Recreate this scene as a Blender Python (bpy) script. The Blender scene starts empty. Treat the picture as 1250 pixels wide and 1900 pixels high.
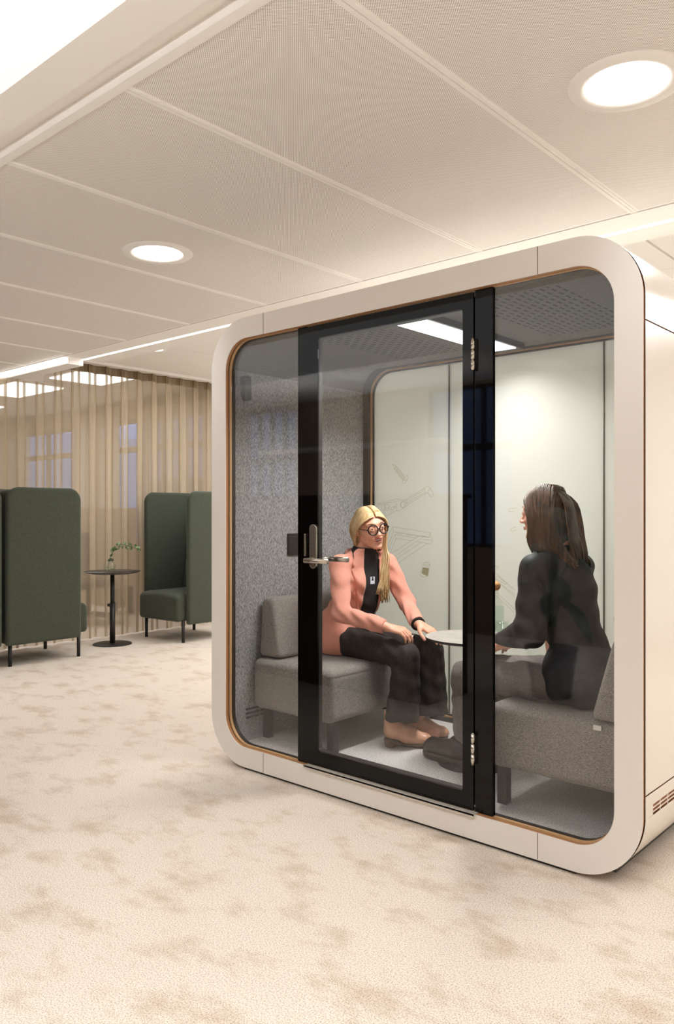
import bpy, bmesh, math, random
import numpy as np
from mathutils import Vector, Matrix
random.seed(7); rng = np.random.default_rng(7)
SC = bpy.context.scene
COL = SC.collection
PI = math.pi

# ------------------------------------------------------------------ camera, world, exposure
cam = bpy.data.cameras.new('camera'); cam.sensor_fit = 'VERTICAL'; cam.sensor_height = 36.0
cam.lens = 1478.0 / 1900.0 * 36.0
cam.shift_y = 1.0 / 1900.0
cam.clip_start = 0.05; cam.clip_end = 200
co = bpy.data.objects.new('camera', cam); COL.objects.link(co)
co.location = (2.0875, -2.62, 1.262)
co.rotation_euler = (PI / 2, 0, math.atan2(0.6645, 0.7473))
SC.camera = co

w = bpy.data.worlds.new('dusk'); SC.world = w; w.use_nodes = True
bg = w.node_tree.nodes['Background']
bg.inputs[0].default_value = (0.30, 0.46, 0.95, 1); bg.inputs[1].default_value = 0.9

SC.view_settings.view_transform = 'Standard'; SC.view_settings.look = 'None'
SC.view_settings.exposure = 0.0; SC.view_settings.gamma = 1.0
SC.view_settings.use_curve_mapping = False
cy = SC.cycles
cy.use_denoising = True
cy.max_bounces = 10; cy.diffuse_bounces = 6; cy.glossy_bounces = 4; cy.transmission_bounces = 6
cy.transparent_max_bounces = 24; cy.sample_clamp_indirect = 6; cy.caustics_reflective = False; cy.caustics_refractive = False

WARM = (0.955, 0.975, 1.0)
def area(name, loc, rot, sx, sy, power, color=WARM, spread=PI):
    L = bpy.data.lights.new(name, 'AREA'); L.shape = 'RECTANGLE'; L.size = sx; L.size_y = sy
    L.energy = power; L.color = color; L.spread = spread
    o = bpy.data.objects.new(name, L); COL.objects.link(o); o.location = loc; o.rotation_euler = rot
    return o
# light of the luminous ceiling panel, the row of downlights and the panels of the meeting room
area('luminous_ceiling_light', (-1.0, -2.3, 2.60), (0, 0, 0), 9.0, 1.4, 52, spread=math.radians(105))
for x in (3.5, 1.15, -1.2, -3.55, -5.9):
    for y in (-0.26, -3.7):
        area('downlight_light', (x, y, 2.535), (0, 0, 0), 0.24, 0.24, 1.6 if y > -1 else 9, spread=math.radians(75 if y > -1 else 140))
area('meeting_room_light', (-7.0, 1.4, 2.62), (0, 0, 0), 2.4, 1.6, 85)
area('rear_zone_light', (-2.6, 3.1, 2.70), (0, 0, 0), 3.6, 1.6, 90)
area('rear_zone_light_right', (2.4, 3.1, 2.70), (0, 0, 0), 4.0, 1.6, 100)
area('pod_ceiling_light', (0.015, 0.58, 2.070), (0, 0, 0), 0.15, 0.80, 25, (1.0, 0.98, 0.94), spread=math.radians(150))
area('cove_light', (0.5, 0.98, 2.543), (0, 0, 0), 8.6, 0.02, 45)
for x in (0.8, -3.2):
    area('ceiling_fill_light', (x, -3.4, 1.95), (PI, 0, 0), 2.4, 0.12, 66)  # unseen upward lamps, added behind the camera to brighten the ceiling

# ------------------------------------------------------------------ materials
def mat(name, color, rough=0.6, metal=0.0, spec=0.5, coat=0.0, sheen=0.0):
    m = bpy.data.materials.new(name); m.use_nodes = True
    b = m.node_tree.nodes['Principled BSDF']
    b.inputs['Base Color'].default_value = (*color, 1); b.inputs['Roughness'].default_value = rough
    b.inputs['Metallic'].default_value = metal; b.inputs['Specular IOR Level'].default_value = spec
    b.inputs['Coat Weight'].default_value = coat; b.inputs['Sheen Weight'].default_value = sheen
    return m
def srgb(r, g, b):
    f = lambda c: (c / 255 / 12.92) if c / 255 <= 0.04045 else ((c / 255 + 0.055) / 1.055) ** 2.4
    return (f(r), f(g), f(b))
def N(m, t, **kw):
    n = m.node_tree.nodes.new(t)
    for k, v in kw.items(): setattr(n, k, v)
    return n
def LK(m, a, b): m.node_tree.links.new(a, b)
def noise_mat(name, c1, c2, scale, rough=0.9, lo=0.4, hi=0.6, stretch=(1, 1, 1), bump=0.0, detail=3, c3=None, scale3=5, sheen=0.0, metal=0.0, spec=0.5, lo3=0.5, hi3=0.62, stretch3=None):
    m = mat(name, c1, rough, metal, spec, 0, sheen)
    b = m.node_tree.nodes['Principled BSDF']
    tc = N(m, 'ShaderNodeTexCoord'); mp = N(m, 'ShaderNodeMapping'); mp.inputs['Scale'].default_value = stretch
    LK(m, tc.outputs['Object'], mp.inputs[0])
    nz = N(m, 'ShaderNodeTexNoise'); nz.inputs['Scale'].default_value = scale; nz.inputs['Detail'].default_value = detail
    LK(m, mp.outputs[0], nz.inputs['Vector'])
    rp = N(m, 'ShaderNodeValToRGB'); e = rp.color_ramp.elements
    e[0].position = lo; e[0].color = (*c1, 1); e[1].position = hi; e[1].color = (*c2, 1)
    LK(m, nz.outputs['Fac'], rp.inputs[0])
    out = rp.outputs[0]
    if c3 is not None:
        mp3 = N(m, 'ShaderNodeMapping'); mp3.inputs['Scale'].default_value = stretch3 or (1, 1, 1)
        LK(m, tc.outputs['Object'], mp3.inputs[0])
        n3 = N(m, 'ShaderNodeTexNoise'); n3.inputs['Scale'].default_value = scale3; n3.inputs['Detail'].default_value = 5; n3.inputs['Roughness'].default_value = 0.65
        LK(m, mp3.outputs[0], n3.inputs['Vector'])
        r3 = N(m, 'ShaderNodeMapRange'); r3.inputs[1].default_value = lo3; r3.inputs[2].default_value = hi3
        LK(m, n3.outputs['Fac'], r3.inputs[0])
        mx = N(m, 'ShaderNodeMix', data_type='RGBA', blend_type='MULTIPLY'); mx.inputs[7].default_value = (*c3, 1)
        LK(m, r3.outputs[0], mx.inputs[0]); LK(m, out, mx.inputs[6]); out = mx.outputs[2]
    LK(m, out, b.inputs['Base Color'])
    if bump:
        bp = N(m, 'ShaderNodeBump'); bp.inputs['Strength'].default_value = bump; bp.inputs['Distance'].default_value = 0.004
        LK(m, nz.outputs['Fac'], bp.inputs['Height']); LK(m, bp.outputs[0], b.inputs['Normal'])
    return m
def emit(name, color, s):
    m = bpy.data.materials.new(name); m.use_nodes = True; nt = m.node_tree; nt.nodes.clear()
    e = nt.nodes.new('ShaderNodeEmission'); e.inputs[0].default_value = (*color, 1); e.inputs[1].default_value = s
    o = nt.nodes.new('ShaderNodeOutputMaterial'); nt.links.new(e.outputs[0], o.inputs[0]); return m
def glass_mat(name, tint, ior=1.5, rough=0.0, refl=(1, 1, 1)):
    m = bpy.data.materials.new(name); m.use_nodes = True; nt = m.node_tree; nt.nodes.clear()
    t = nt.nodes.new('ShaderNodeBsdfTransparent'); t.inputs[0].default_value = (*tint, 1)
    g = nt.nodes.new('ShaderNodeBsdfGlossy'); g.inputs['Roughness'].default_value = rough; g.inputs[0].default_value = (*refl, 1)
    f = nt.nodes.new('ShaderNodeFresnel'); ge = nt.nodes.new('ShaderNodeNewGeometry'); io = nt.nodes.new('ShaderNodeMapRange')
    io.inputs[3].default_value = ior; io.inputs[4].default_value = 1 / ior     # same reflectance on both sides of the sheet
    nt.links.new(ge.outputs['Backfacing'], io.inputs[0]); nt.links.new(io.outputs[0], f.inputs[0])
    mx = nt.nodes.new('ShaderNodeMixShader'); o = nt.nodes.new('ShaderNodeOutputMaterial')
    nt.links.new(f.outputs[0], mx.inputs[0]); nt.links.new(t.outputs[0], mx.inputs[1]); nt.links.new(g.outputs[0], mx.inputs[2]); nt.links.new(mx.outputs[0], o.inputs[0])
    return m
def sheer_mat(name, color, opac):
    m = bpy.data.materials.new(name); m.use_nodes = True; nt = m.node_tree; nt.nodes.clear()
    t = nt.nodes.new('ShaderNodeBsdfTransparent')
    d = nt.nodes.new('ShaderNodeBsdfDiffuse'); d.inputs[0].default_value = (*color, 1)
    tr = nt.nodes.new('ShaderNodeBsdfTranslucent'); tr.inputs[0].default_value = (*color, 1)
    m1 = nt.nodes.new('ShaderNodeMixShader'); m1.inputs[0].default_value = 0.45
    lw = nt.nodes.new('ShaderNodeLayerWeight'); lw.inputs[0].default_value = 0.22
    mr = nt.nodes.new('ShaderNodeMapRange'); mr.inputs[3].default_value = opac; mr.inputs[4].default_value = min(1.0, opac + 0.30)
    mx = nt.nodes.new('ShaderNodeMixShader'); o = nt.nodes.new('ShaderNodeOutputMaterial')
    nt.links.new(d.outputs[0], m1.inputs[1]); nt.links.new(tr.outputs[0], m1.inputs[2])
    nt.links.new(lw.outputs['Facing'], mr.inputs[0]); nt.links.new(mr.outputs[0], mx.inputs[0])
    nt.links.new(t.outputs[0], mx.inputs[1]); nt.links.new(m1.outputs[0], mx.inputs[2]); nt.links.new(mx.outputs[0], o.inputs[0])
    return m

M = {}
M['carpet'] = noise_mat('beige_carpet', srgb(168, 152, 136), srgb(226, 214, 200), 230, 0.95, 0.30, 0.56, bump=0.5, detail=3,
                        c3=(0.78, 0.72, 0.65), scale3=4.2, lo3=0.50, hi3=0.68, stretch3=(1.0, 1.5, 1))
M['white_paint'] = mat('white_paint', srgb(242, 240, 236), 0.7)
M['ceil_frame'] = mat('ceiling_frame_paint', srgb(243, 241, 237), 0.6)
M['taupe_wall'] = mat('taupe_wall', srgb(170, 150, 130), 0.8)
M['dark_wood'] = mat('dark_brown_laminate', srgb(58, 46, 38), 0.45)
M['ring'] = mat('satin_cream_lacquer', srgb(230, 225, 219), 0.45)
M['shell'] = mat('gloss_cream_lacquer', srgb(226, 218, 208), 0.2, coat=0.3)
M['copper'] = mat('oiled_birch_edge', srgb(176, 122, 78), 0.45)
M['gap'] = mat('dark_gap', srgb(84, 56, 38), 0.7)
M['birch'] = mat('light_birch_edge', srgb(214, 172, 126), 0.45)
M['black'] = mat('black_rubber', srgb(14, 13, 12), 0.5)
M['black_gloss'] = mat('black_back_painted_glass', srgb(6, 5, 5), 0.03, spec=0.22)
M['black_metal'] = noise_mat('black_powder_coat', srgb(24, 21, 19), srgb(30, 27, 25), 300, 0.45)
M['felt'] = noise_mat('grey_felt', srgb(104, 104, 107), srgb(186, 185, 184), 230, 0.95, 0.34, 0.66, stretch=(1.5, 1.5, 0.4), bump=0.3)
M['felt_ceiling'] = noise_mat('grey_felt_ceiling', srgb(92, 88, 82), srgb(136, 130, 122), 300, 0.95, 0.38, 0.62, bump=0.3)
M['pod_carpet'] = noise_mat('grey_carpet', srgb(150, 148, 146), srgb(226, 223, 220), 260, 0.95, 0.38, 0.62, bump=0.3)
M['grey_fabric'] = noise_mat('grey_melange_upholstery', srgb(100, 96, 92), srgb(160, 154, 147), 190, 0.9, 0.36, 0.64, stretch=(1, 1, 3.5), bump=0.2, sheen=0.2)
M['green_fabric'] = noise_mat('dark_green_wool', srgb(45, 50, 38), srgb(67, 73, 56), 260, 0.95, 0.36, 0.64, bump=0.3, sheen=0.15)
M['steel'] = noise_mat('brushed_steel', srgb(176, 168, 156), srgb(196, 188, 176), 60, 0.28, stretch=(1, 1, 8), metal=1.0)
M['satin'] = mat('satin_steel', srgb(200, 192, 180), 0.45, 0.25)
M['chrome'] = mat('polished_steel', srgb(205, 200, 192), 0.15, 1.0)
M['glass'] = glass_mat('clear_pane', (0.96, 0.957, 0.955), 1.40)
M['glassware'] = glass_mat('clear_glassware', (0.93, 0.96, 0.94), 1.45)
M['lens_glass'] = glass_mat('spectacle_lens', (0.99, 0.99, 0.99), 1.18)
M['window_glass'] = glass_mat('window_glass', (0.97, 0.98, 0.99), 1.4)
M['water'] = glass_mat('water', (0.90, 0.94, 0.92), 1.33)
M['table_top'] = noise_mat('grey_linoleum', srgb(165, 160, 153), srgb(178, 173, 166), 20, 0.35)
M['table_edge'] = mat('table_edge', srgb(40, 34, 30), 0.5)
M['dark_top'] = mat('dark_brown_table_top', srgb(44, 36, 32), 0.35)
M['leaf'] = noise_mat('eucalyptus_leaf', srgb(70, 104, 56), srgb(176, 196, 158), 30, 0.55)
M['stem'] = mat('green_stem', srgb(96, 104, 60), 0.6)
M['plant'] = mat('dark_green_leaf', srgb(28, 62, 30), 0.35)
M['wood_ball'] = noise_mat('cork_wood', srgb(150, 102, 56), srgb(188, 140, 86), 25, 0.55, stretch=(1, 1, 6))
M['lens'] = emit('lamp_lens', (1.0, 0.97, 0.92), 6.0)
M['lens_pod'] = emit('pod_lamp_lens', (1.0, 0.98, 0.95), 4.0)
M['luminous'] = emit('luminous_panel', (1.0, 0.985, 0.96), 1.25)
M['led'] = emit('led_line', (1.0, 0.95, 0.87), 5.0)
M['led_cove'] = emit('led_cove', (1.0, 0.95, 0.87), 7.0)
M['panel_light'] = emit('ceiling_light_panel', (1.0, 0.94, 0.84), 3.2)
M['sheer'] = sheer_mat('sheer_beige_cloth', srgb(204, 188, 163), 0.54)
M['sheer2'] = sheer_mat('inner_beige_cloth', srgb(214, 198, 172), 0.80)
M['header'] = mat('olive_curtain_tape', srgb(128, 108, 82), 0.9)
M['skin'] = noise_mat('fair_skin', srgb(226, 166, 140), srgb(236, 182, 158), 25, 0.45, spec=0.4)
for k in ('skin',):
    b = M[k].node_tree.nodes['Principled BSDF']; b.inputs['Subsurface Weight'].default_value = 0.12; b.inputs['Subsurface Radius'].default_value = (0.02, 0.008, 0.004)
M['lip'] = mat('lips', srgb(206, 122, 110), 0.35)
M['mouth'] = mat('mouth_interior', srgb(90, 30, 28), 0.6)
M['teeth'] = mat('teeth', srgb(240, 232, 220), 0.25)
M['eye_white'] = mat('eye_white', srgb(232, 226, 220), 0.15)
M['iris'] = mat('iris', srgb(52, 62, 72), 0.1)
M['blond'] = noise_mat('blond_hair', srgb(196, 162, 112), srgb(228, 202, 158), 45, 0.42, 0.34, 0.66, stretch=(2.2, 2.2, 0.25), spec=0.45)
M['brown_hair'] = noise_mat('brown_hair', srgb(44, 30, 22), srgb(104, 74, 52), 45, 0.4, 0.34, 0.68, stretch=(2.2, 2.2, 0.25), spec=0.5)
M['brow'] = mat('brow_hair', srgb(150, 112, 78), 0.7)
M['pink'] = noise_mat('salmon_corduroy', srgb(220, 150, 131), srgb(228, 160, 141), 300, 0.85, stretch=(1, 1, 0.3), bump=0.05, sheen=0.2)
M['knit'] = noise_mat('black_knit', srgb(20, 18, 18), srgb(32, 29, 28), 120, 0.9, bump=0.15)
M['trouser'] = noise_mat('dark_brown_trouser', srgb(36, 29, 27), srgb(48, 40, 37), 90, 0.85, bump=0.1)
M['tan'] = noise_mat('tan_leather', srgb(200, 148, 118), srgb(212, 162, 132), 14, 0.32, spec=0.5)
M['heel'] = noise_mat('stacked_wood_heel', srgb(84, 58, 42), srgb(104, 76, 56), 30, 0.55)
M['stitch'] = mat('cream_welt', srgb(212, 178, 146), 0.6)
M['shirt'] = noise_mat('dark_slate_satin', srgb(22, 25, 29), srgb(34, 38, 42), 14, 0.62, spec=0.3)
M['jeans'] = noise_mat('grey_denim', srgb(88, 82, 80), srgb(118, 110, 106), 300, 0.85)
M['boot'] = noise_mat('dark_brown_leather', srgb(44, 34, 29), srgb(66, 52, 44), 12, 0.35)
M['sole'] = mat('boot_sole', srgb(58, 47, 40), 0.6)
M['bag'] = noise_mat('grey_bag_leather', srgb(126, 122, 120), srgb(142, 138, 136), 40, 0.4)
M['frame_black'] = mat('black_acetate', srgb(12, 10, 10), 0.2)
M['badge'] = mat('badge_white', srgb(214, 222, 236), 0.5)
M['frosted'] = mat('frosted_white_glass', srgb(212, 213, 207), 0.22, spec=0.5, coat=0.3)
def frost():
    m = M['frosted']; nt = m.node_tree; b = nt.nodes['Principled BSDF']; o = [n for n in nt.nodes if n.type == 'OUTPUT_MATERIAL'][0]
    t = nt.nodes.new('ShaderNodeBsdfTranslucent'); t.inputs[0].default_value = (*srgb(228, 232, 228), 1); mx = nt.nodes.new('ShaderNodeMixShader'); mx.inputs[0].default_value = 0.6
    nt.links.new(b.outputs[0], mx.inputs[1]); nt.links.new(t.outputs[0], mx.inputs[2]); nt.links.new(mx.outputs[0], o.inputs[0])
frost()
M['ink'] = mat('olive_print', srgb(168, 163, 132), 0.6)
M['ink_fill'] = mat('olive_print_fill', srgb(166, 162, 128), 0.6)
M['joint'] = mat('glass_joint', srgb(120, 116, 100), 0.3)
M['tag'] = mat('white_tag', srgb(222, 220, 216), 0.7)
M['dark_plate'] = mat('smoked_plastic', srgb(44, 40, 36), 0.35)
M['outside'] = mat('dark_facade', srgb(30, 34, 48), 0.9)
M['frame_taupe'] = mat('window_frame_paint', srgb(150, 128, 104), 0.6)

# perforated metal ceiling: round holes in a staggered grid
def perforated():
    m = mat('perforated_ceiling_metal', srgb(244, 241, 237), 0.55); b = m.node_tree.nodes['Principled BSDF']
    tc = N(m, 'ShaderNodeTexCoord'); sx = N(m, 'ShaderNodeSeparateXYZ'); LK(m, tc.outputs['Object'], sx.inputs[0])
    def mth(op, a, bb=None):
        n = N(m, 'ShaderNodeMath', operation=op)
        for i, v in enumerate((a, bb)):
            if v is None: continue
            if isinstance(v, (int, float)): n.inputs[i].default_value = v
            else: LK(m, v, n.inputs[i])
        return n.outputs[0]
    P = 0.0082
    def holes(ox, oy):
        fx = mth('SUBTRACT', mth('FRACT', mth('ADD', mth('DIVIDE', sx.outputs[0], P), ox + 1000)), 0.5)
        fy = mth('SUBTRACT', mth('FRACT', mth('ADD', mth('DIVIDE', sx.outputs[1], P), oy + 1000)), 0.5)
        r2 = mth('ADD', mth('MULTIPLY', fx, fx), mth('MULTIPLY', fy, fy))
        return mth('LESS_THAN', r2, 0.048)
    h = mth('MAXIMUM', holes(0, 0), holes(0.5, 0.5))
    # plain border round each 0.765 m x 2.05 m panel
    px = mth('MULTIPLY', mth('FRACT', mth('DIVIDE', mth('SUBTRACT', sx.outputs[0], 0.77 - 7.65), 0.765)), 0.765)
    inx = mth('MULTIPLY', mth('GREATER_THAN', px, 0.022), mth('LESS_THAN', px, 0.743))
    iny = mth('MULTIPLY', mth('GREATER_THAN', sx.outputs[1], -1.235), mth('LESS_THAN', sx.outputs[1], 0.768))
    h = mth('MULTIPLY', h, mth('MULTIPLY', inx, iny))
    mx = N(m, 'ShaderNodeMix', data_type='RGBA'); mx.inputs[6].default_value = (*srgb(246, 243, 239), 1); mx.inputs[7].default_value = (*srgb(160, 153, 145), 1)
    LK(m, h, mx.inputs[0]); LK(m, mx.outputs[2], b.inputs['Base Color'])
    return m
M['perf'] = perforated()

def slotted_felt():
    # punched slots in two fields of the pod's ceiling felt
    m = M['felt_ceiling']; b = m.node_tree.nodes['Principled BSDF']; src = b.inputs['Base Color'].links[0].from_socket
    tc = N(m, 'ShaderNodeTexCoord'); sx = N(m, 'ShaderNodeSeparateXYZ'); LK(m, tc.outputs['Object'], sx.inputs[0])
    def mth(op, a, bb=None):
        n = N(m, 'ShaderNodeMath', operation=op)
        for i, v in enumerate((a, bb)):
            if v is None: continue
            if isinstance(v, (int, float)): n.inputs[i].default_value = v
            else: LK(m, v, n.inputs[i])
        return n.outputs[0]
    X, Y = sx.outputs[0], sx.outputs[1]; px, py = 0.034, 0.062
    col = mth('ADD', mth('DIVIDE', X, px), 1000.0); odd = mth('MODULO', mth('FLOOR', col), 2.0)
    fx = mth('ABSOLUTE', mth('SUBTRACT', mth('FRACT', col), 0.5))
    fy = mth('ABSOLUTE', mth('SUBTRACT', mth('FRACT', mth('ADD', mth('ADD', mth('DIVIDE', Y, py), 1000.0), mth('MULTIPLY', odd, 0.5))), 0.5))
    h = mth('MULTIPLY', mth('LESS_THAN', fx, 0.15), mth('LESS_THAN', fy, 0.31))
    def rng_(v, a, c): return mth('MULTIPLY', mth('GREATER_THAN', v, a), mth('LESS_THAN', v, c))
    fld = mth('MULTIPLY', mth('ADD', rng_(X, -0.63, -0.22), rng_(X, 0.272, 0.72)), rng_(Y, 0.186, 0.992))
    h = mth('MULTIPLY', h, fld)
    mx = N(m, 'ShaderNodeMix', data_type='RGBA'); mx.inputs[7].default_value = (*srgb(38, 35, 32), 1)
    LK(m, h, mx.inputs[0]); LK(m, src, mx.inputs[6]); LK(m, mx.outputs[2], b.inputs['Base Color'])
slotted_felt()

# ------------------------------------------------------------------ mesh helpers
class MB:
    def __init__(s): s.v = []; s.f = []; s.m = []; s.sm = []
    def add(s, vs, fs, mi=0, smooth=False):
        n = len(s.v); s.v += [tuple(p) for p in vs]
        for f in fs: s.f.append([n + i for i in f]); s.m.append(mi); s.sm.append(smooth)
        return s
    def box(s, x0, x1, y0, y1, z0, z1, mi=0):
        v = [(x, y, z) for x in (x0, x1) for y in (y0, y1) for z in (z0, z1)]
        return s.add(v, [(0, 1, 3, 2), (4, 6, 7, 5), (0, 4, 5, 1), (2, 3, 7, 6), (0, 2, 6, 4), (1, 5, 7, 3)], mi)
    def tube(s, pts, r, n=8, mi=0, cap=True, flat=1.0, closed=False):
        P = [Vector(p) for p in pts]; k = len(P); rr = r if hasattr(r, '__len__') else [r] * k
        T = []
        for i in range(k):
            a = P[(i - 1) % k] if (closed or i > 0) else P[i]; b = P[(i + 1) % k] if (closed or i < k - 1) else P[i]
            t = (b - a); T.append(t.normalized() if t.length > 1e-9 else Vector((0, 0, 1)))
        u = T[0].orthogonal().normalized(); rings = []
        for i in range(k):
            u = (u - T[i] * u.dot(T[i]))
            u = u.normalized() if u.length > 1e-6 else T[i].orthogonal().normalized()
            w_ = T[i].cross(u)
            rings.append([P[i] + u * math.cos(2 * PI * j / n) * rr[i] + w_ * math.sin(2 * PI * j / n) * rr[i] * flat for j in range(n)])
        vs = [q for ring in rings for q in ring]; fs = []
        for i in range(k if closed else k - 1):
            a = i * n; b = ((i + 1) % k) * n
            for j in range(n): fs.append((a + j, a + (j + 1) % n, b + (j + 1) % n, b + j))
        if cap and not closed: fs += [tuple(range(n - 1, -1, -1)), tuple((k - 1) * n + j for j in range(n))]
        return s.add(vs, fs, mi, True)
    def cyl(s, c, r, z0, z1, n=32, mi=0, r1=None):
        r1 = r if r1 is None else r1
        v = [(c[0] + math.cos(2 * PI * j / n) * r, c[1] + math.sin(2 * PI * j / n) * r, z0) for j in range(n)] + \
            [(c[0] + math.cos(2 * PI * j / n) * r1, c[1] + math.sin(2 * PI * j / n) * r1, z1) for j in range(n)]
        s.add(v, [(j, (j + 1) % n, n + (j + 1) % n, n + j) for j in range(n)], mi, True)
        return s.add(v, [tuple(range(n - 1, -1, -1)), tuple(range(n, 2 * n))], mi)
    def lathe(s, c, prof, n=32, mi=0, cap=True):
        v = [(c[0] + math.cos(2 * PI * j / n) * r, c[1] + math.sin(2 * PI * j / n) * r, c[2] + z) for r, z in prof for j in range(n)]
        k = len(prof); f = [(i * n + j, i * n + (j + 1) % n, (i + 1) * n + (j + 1) % n, (i + 1) * n + j) for i in range(k - 1) for j in range(n)]
        if cap: f += [tuple(range(n - 1, -1, -1)), tuple((k - 1) * n + j for j in range(n))]
        return s.add(v, f, mi, True)
    def ell(s, c, r, n=16, mi=0, R=None):
        v = []; f = []
        for i in range(n + 1):
            th = PI * i / n
            for j in range(2 * n):
                ph = PI * j / n; p = Vector((math.sin(th) * math.cos(ph) * r[0], math.sin(th) * math.sin(ph) * r[1], math.cos(th) * r[2]))
                if R is not None: p = R @ p
                v.append((c[0] + p.x, c[1] + p.y, c[2] + p.z))
        for i in range(n):
            for j in range(2 * n): f.append((i * 2 * n + j, (i + 1) * 2 * n + j, (i + 1) * 2 * n + (j + 1) % (2 * n), i * 2 * n + (j + 1) % (2 * n)))
        return s.add(v, f, mi, True)
    def rbox(s, c, size, r, seg=4, mi=0, R=None, squash=None):
        bm = bmesh.new(); bmesh.ops.create_cube(bm, size=1)
        bmesh.ops.scale(bm, vec=size, verts=bm.verts)
        bmesh.ops.bevel(bm, geom=bm.edges[:], offset=r, segments=seg, profile=0.6, affect='EDGES', clamp_overlap=True)
        vs = []
        for v in bm.verts:
            p = v.co.copy()
            if squash: p = squash(p)
            if R is not None: p = R @ p
            vs.append((p.x + c[0], p.y + c[1], p.z + c[2]))
        bm.verts.index_update(); fs = [[v.index for v in f.verts] for f in bm.faces]; bm.free()
        return s.add(vs, fs, mi, True)
    def build(s, name, mats, parent=None, kind=None, bevel=0.0, subsurf=0):
        me = bpy.data.meshes.new(name); me.from_pydata(s.v, [], s.f)
        mats = mats if isinstance(mats, (list, tuple)) else [mats]
        for m in mats: me.materials.append(m)
        me.polygons.foreach_set('material_index', s.m); me.polygons.foreach_set('use_smooth', s.sm); me.update()
        bm = bmesh.new(); bm.from_mesh(me); bmesh.ops.remove_doubles(bm, verts=bm.verts, dist=1e-6)
        bmesh.ops.recalc_face_normals(bm, faces=bm.faces); bm.to_mesh(me); bm.free()
        o = bpy.data.objects.new(name, me); COL.objects.link(o)
        if parent is not None:
            o.parent = parent; o.matrix_parent_inverse = Matrix.Identity(4)
            if parent_world(parent) is not None: o.matrix_parent_inverse = parent_world(parent).inverted()
        if kind: o['kind'] = kind
        if bevel:
            b = o.modifiers.new('bevel', 'BEVEL'); b.width = bevel; b.segments = 2; b.limit_method = 'ANGLE'; b.angle_limit = 0.7
        if subsurf:
            b = o.modifiers.new('sub', 'SUBSURF'); b.levels = subsurf; b.render_levels = subsurf
        return o
WORLD = {}
def parent_world(p): return WORLD.get(p.name)
def thing(name, loc, label, cat, group=None, rot=0.0):
    o = bpy.data.objects.new(name, None); COL.objects.link(o); o.location = loc; o.rotation_euler = (0, 0, rot)
    o.empty_display_size = 0.1
    WORLD[o.name] = Matrix.Translation(loc)            # parts are modelled in world space, offset by the empty's place
    tagit(o, label, cat, group); return o
def tagit(o, label, cat, group=None):
    o['label'] = label; o['category'] = cat
    if group: o['group'] = group
    return o
def rrect(x0, x1, z0, z1, r, n=12):
    pts = []
    for cx, cz, a0 in ((x1 - r, z1 - r, 0), (x0 + r, z1 - r, 90), (x0 + r, z0 + r, 180), (x1 - r, z0 + r, 270)):
        for i in range(n + 1):
            a = math.radians(a0 + 90 * i / n); pts.append((cx + r * math.cos(a), cz + r * math.sin(a)))
    return pts
def ring(mb, outer, inner, y0, y1, mi=0, mi_in=None):
    n = len(outer)
    v = [(x, y0, z) for x, z in outer] + [(x, y0, z) for x, z in inner] + [(x, y1, z) for x, z in outer] + [(x, y1, z) for x, z in inner]
    f = []; g = []
    for i in range(n):
        j = (i + 1) % n
        f.append((i, j, n + j, n + i)); f.append((2 * n + i, 3 * n + i, 3 * n + j, 2 * n + j)); f.append((i, 2 * n + i, 2 * n + j, j))
        g.append((n + i, n + j, 3 * n + j, 3 * n + i))
    mb.add(v, f, mi); mb.add(v, g, mi if mi_in is None else mi_in); return mb

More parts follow.
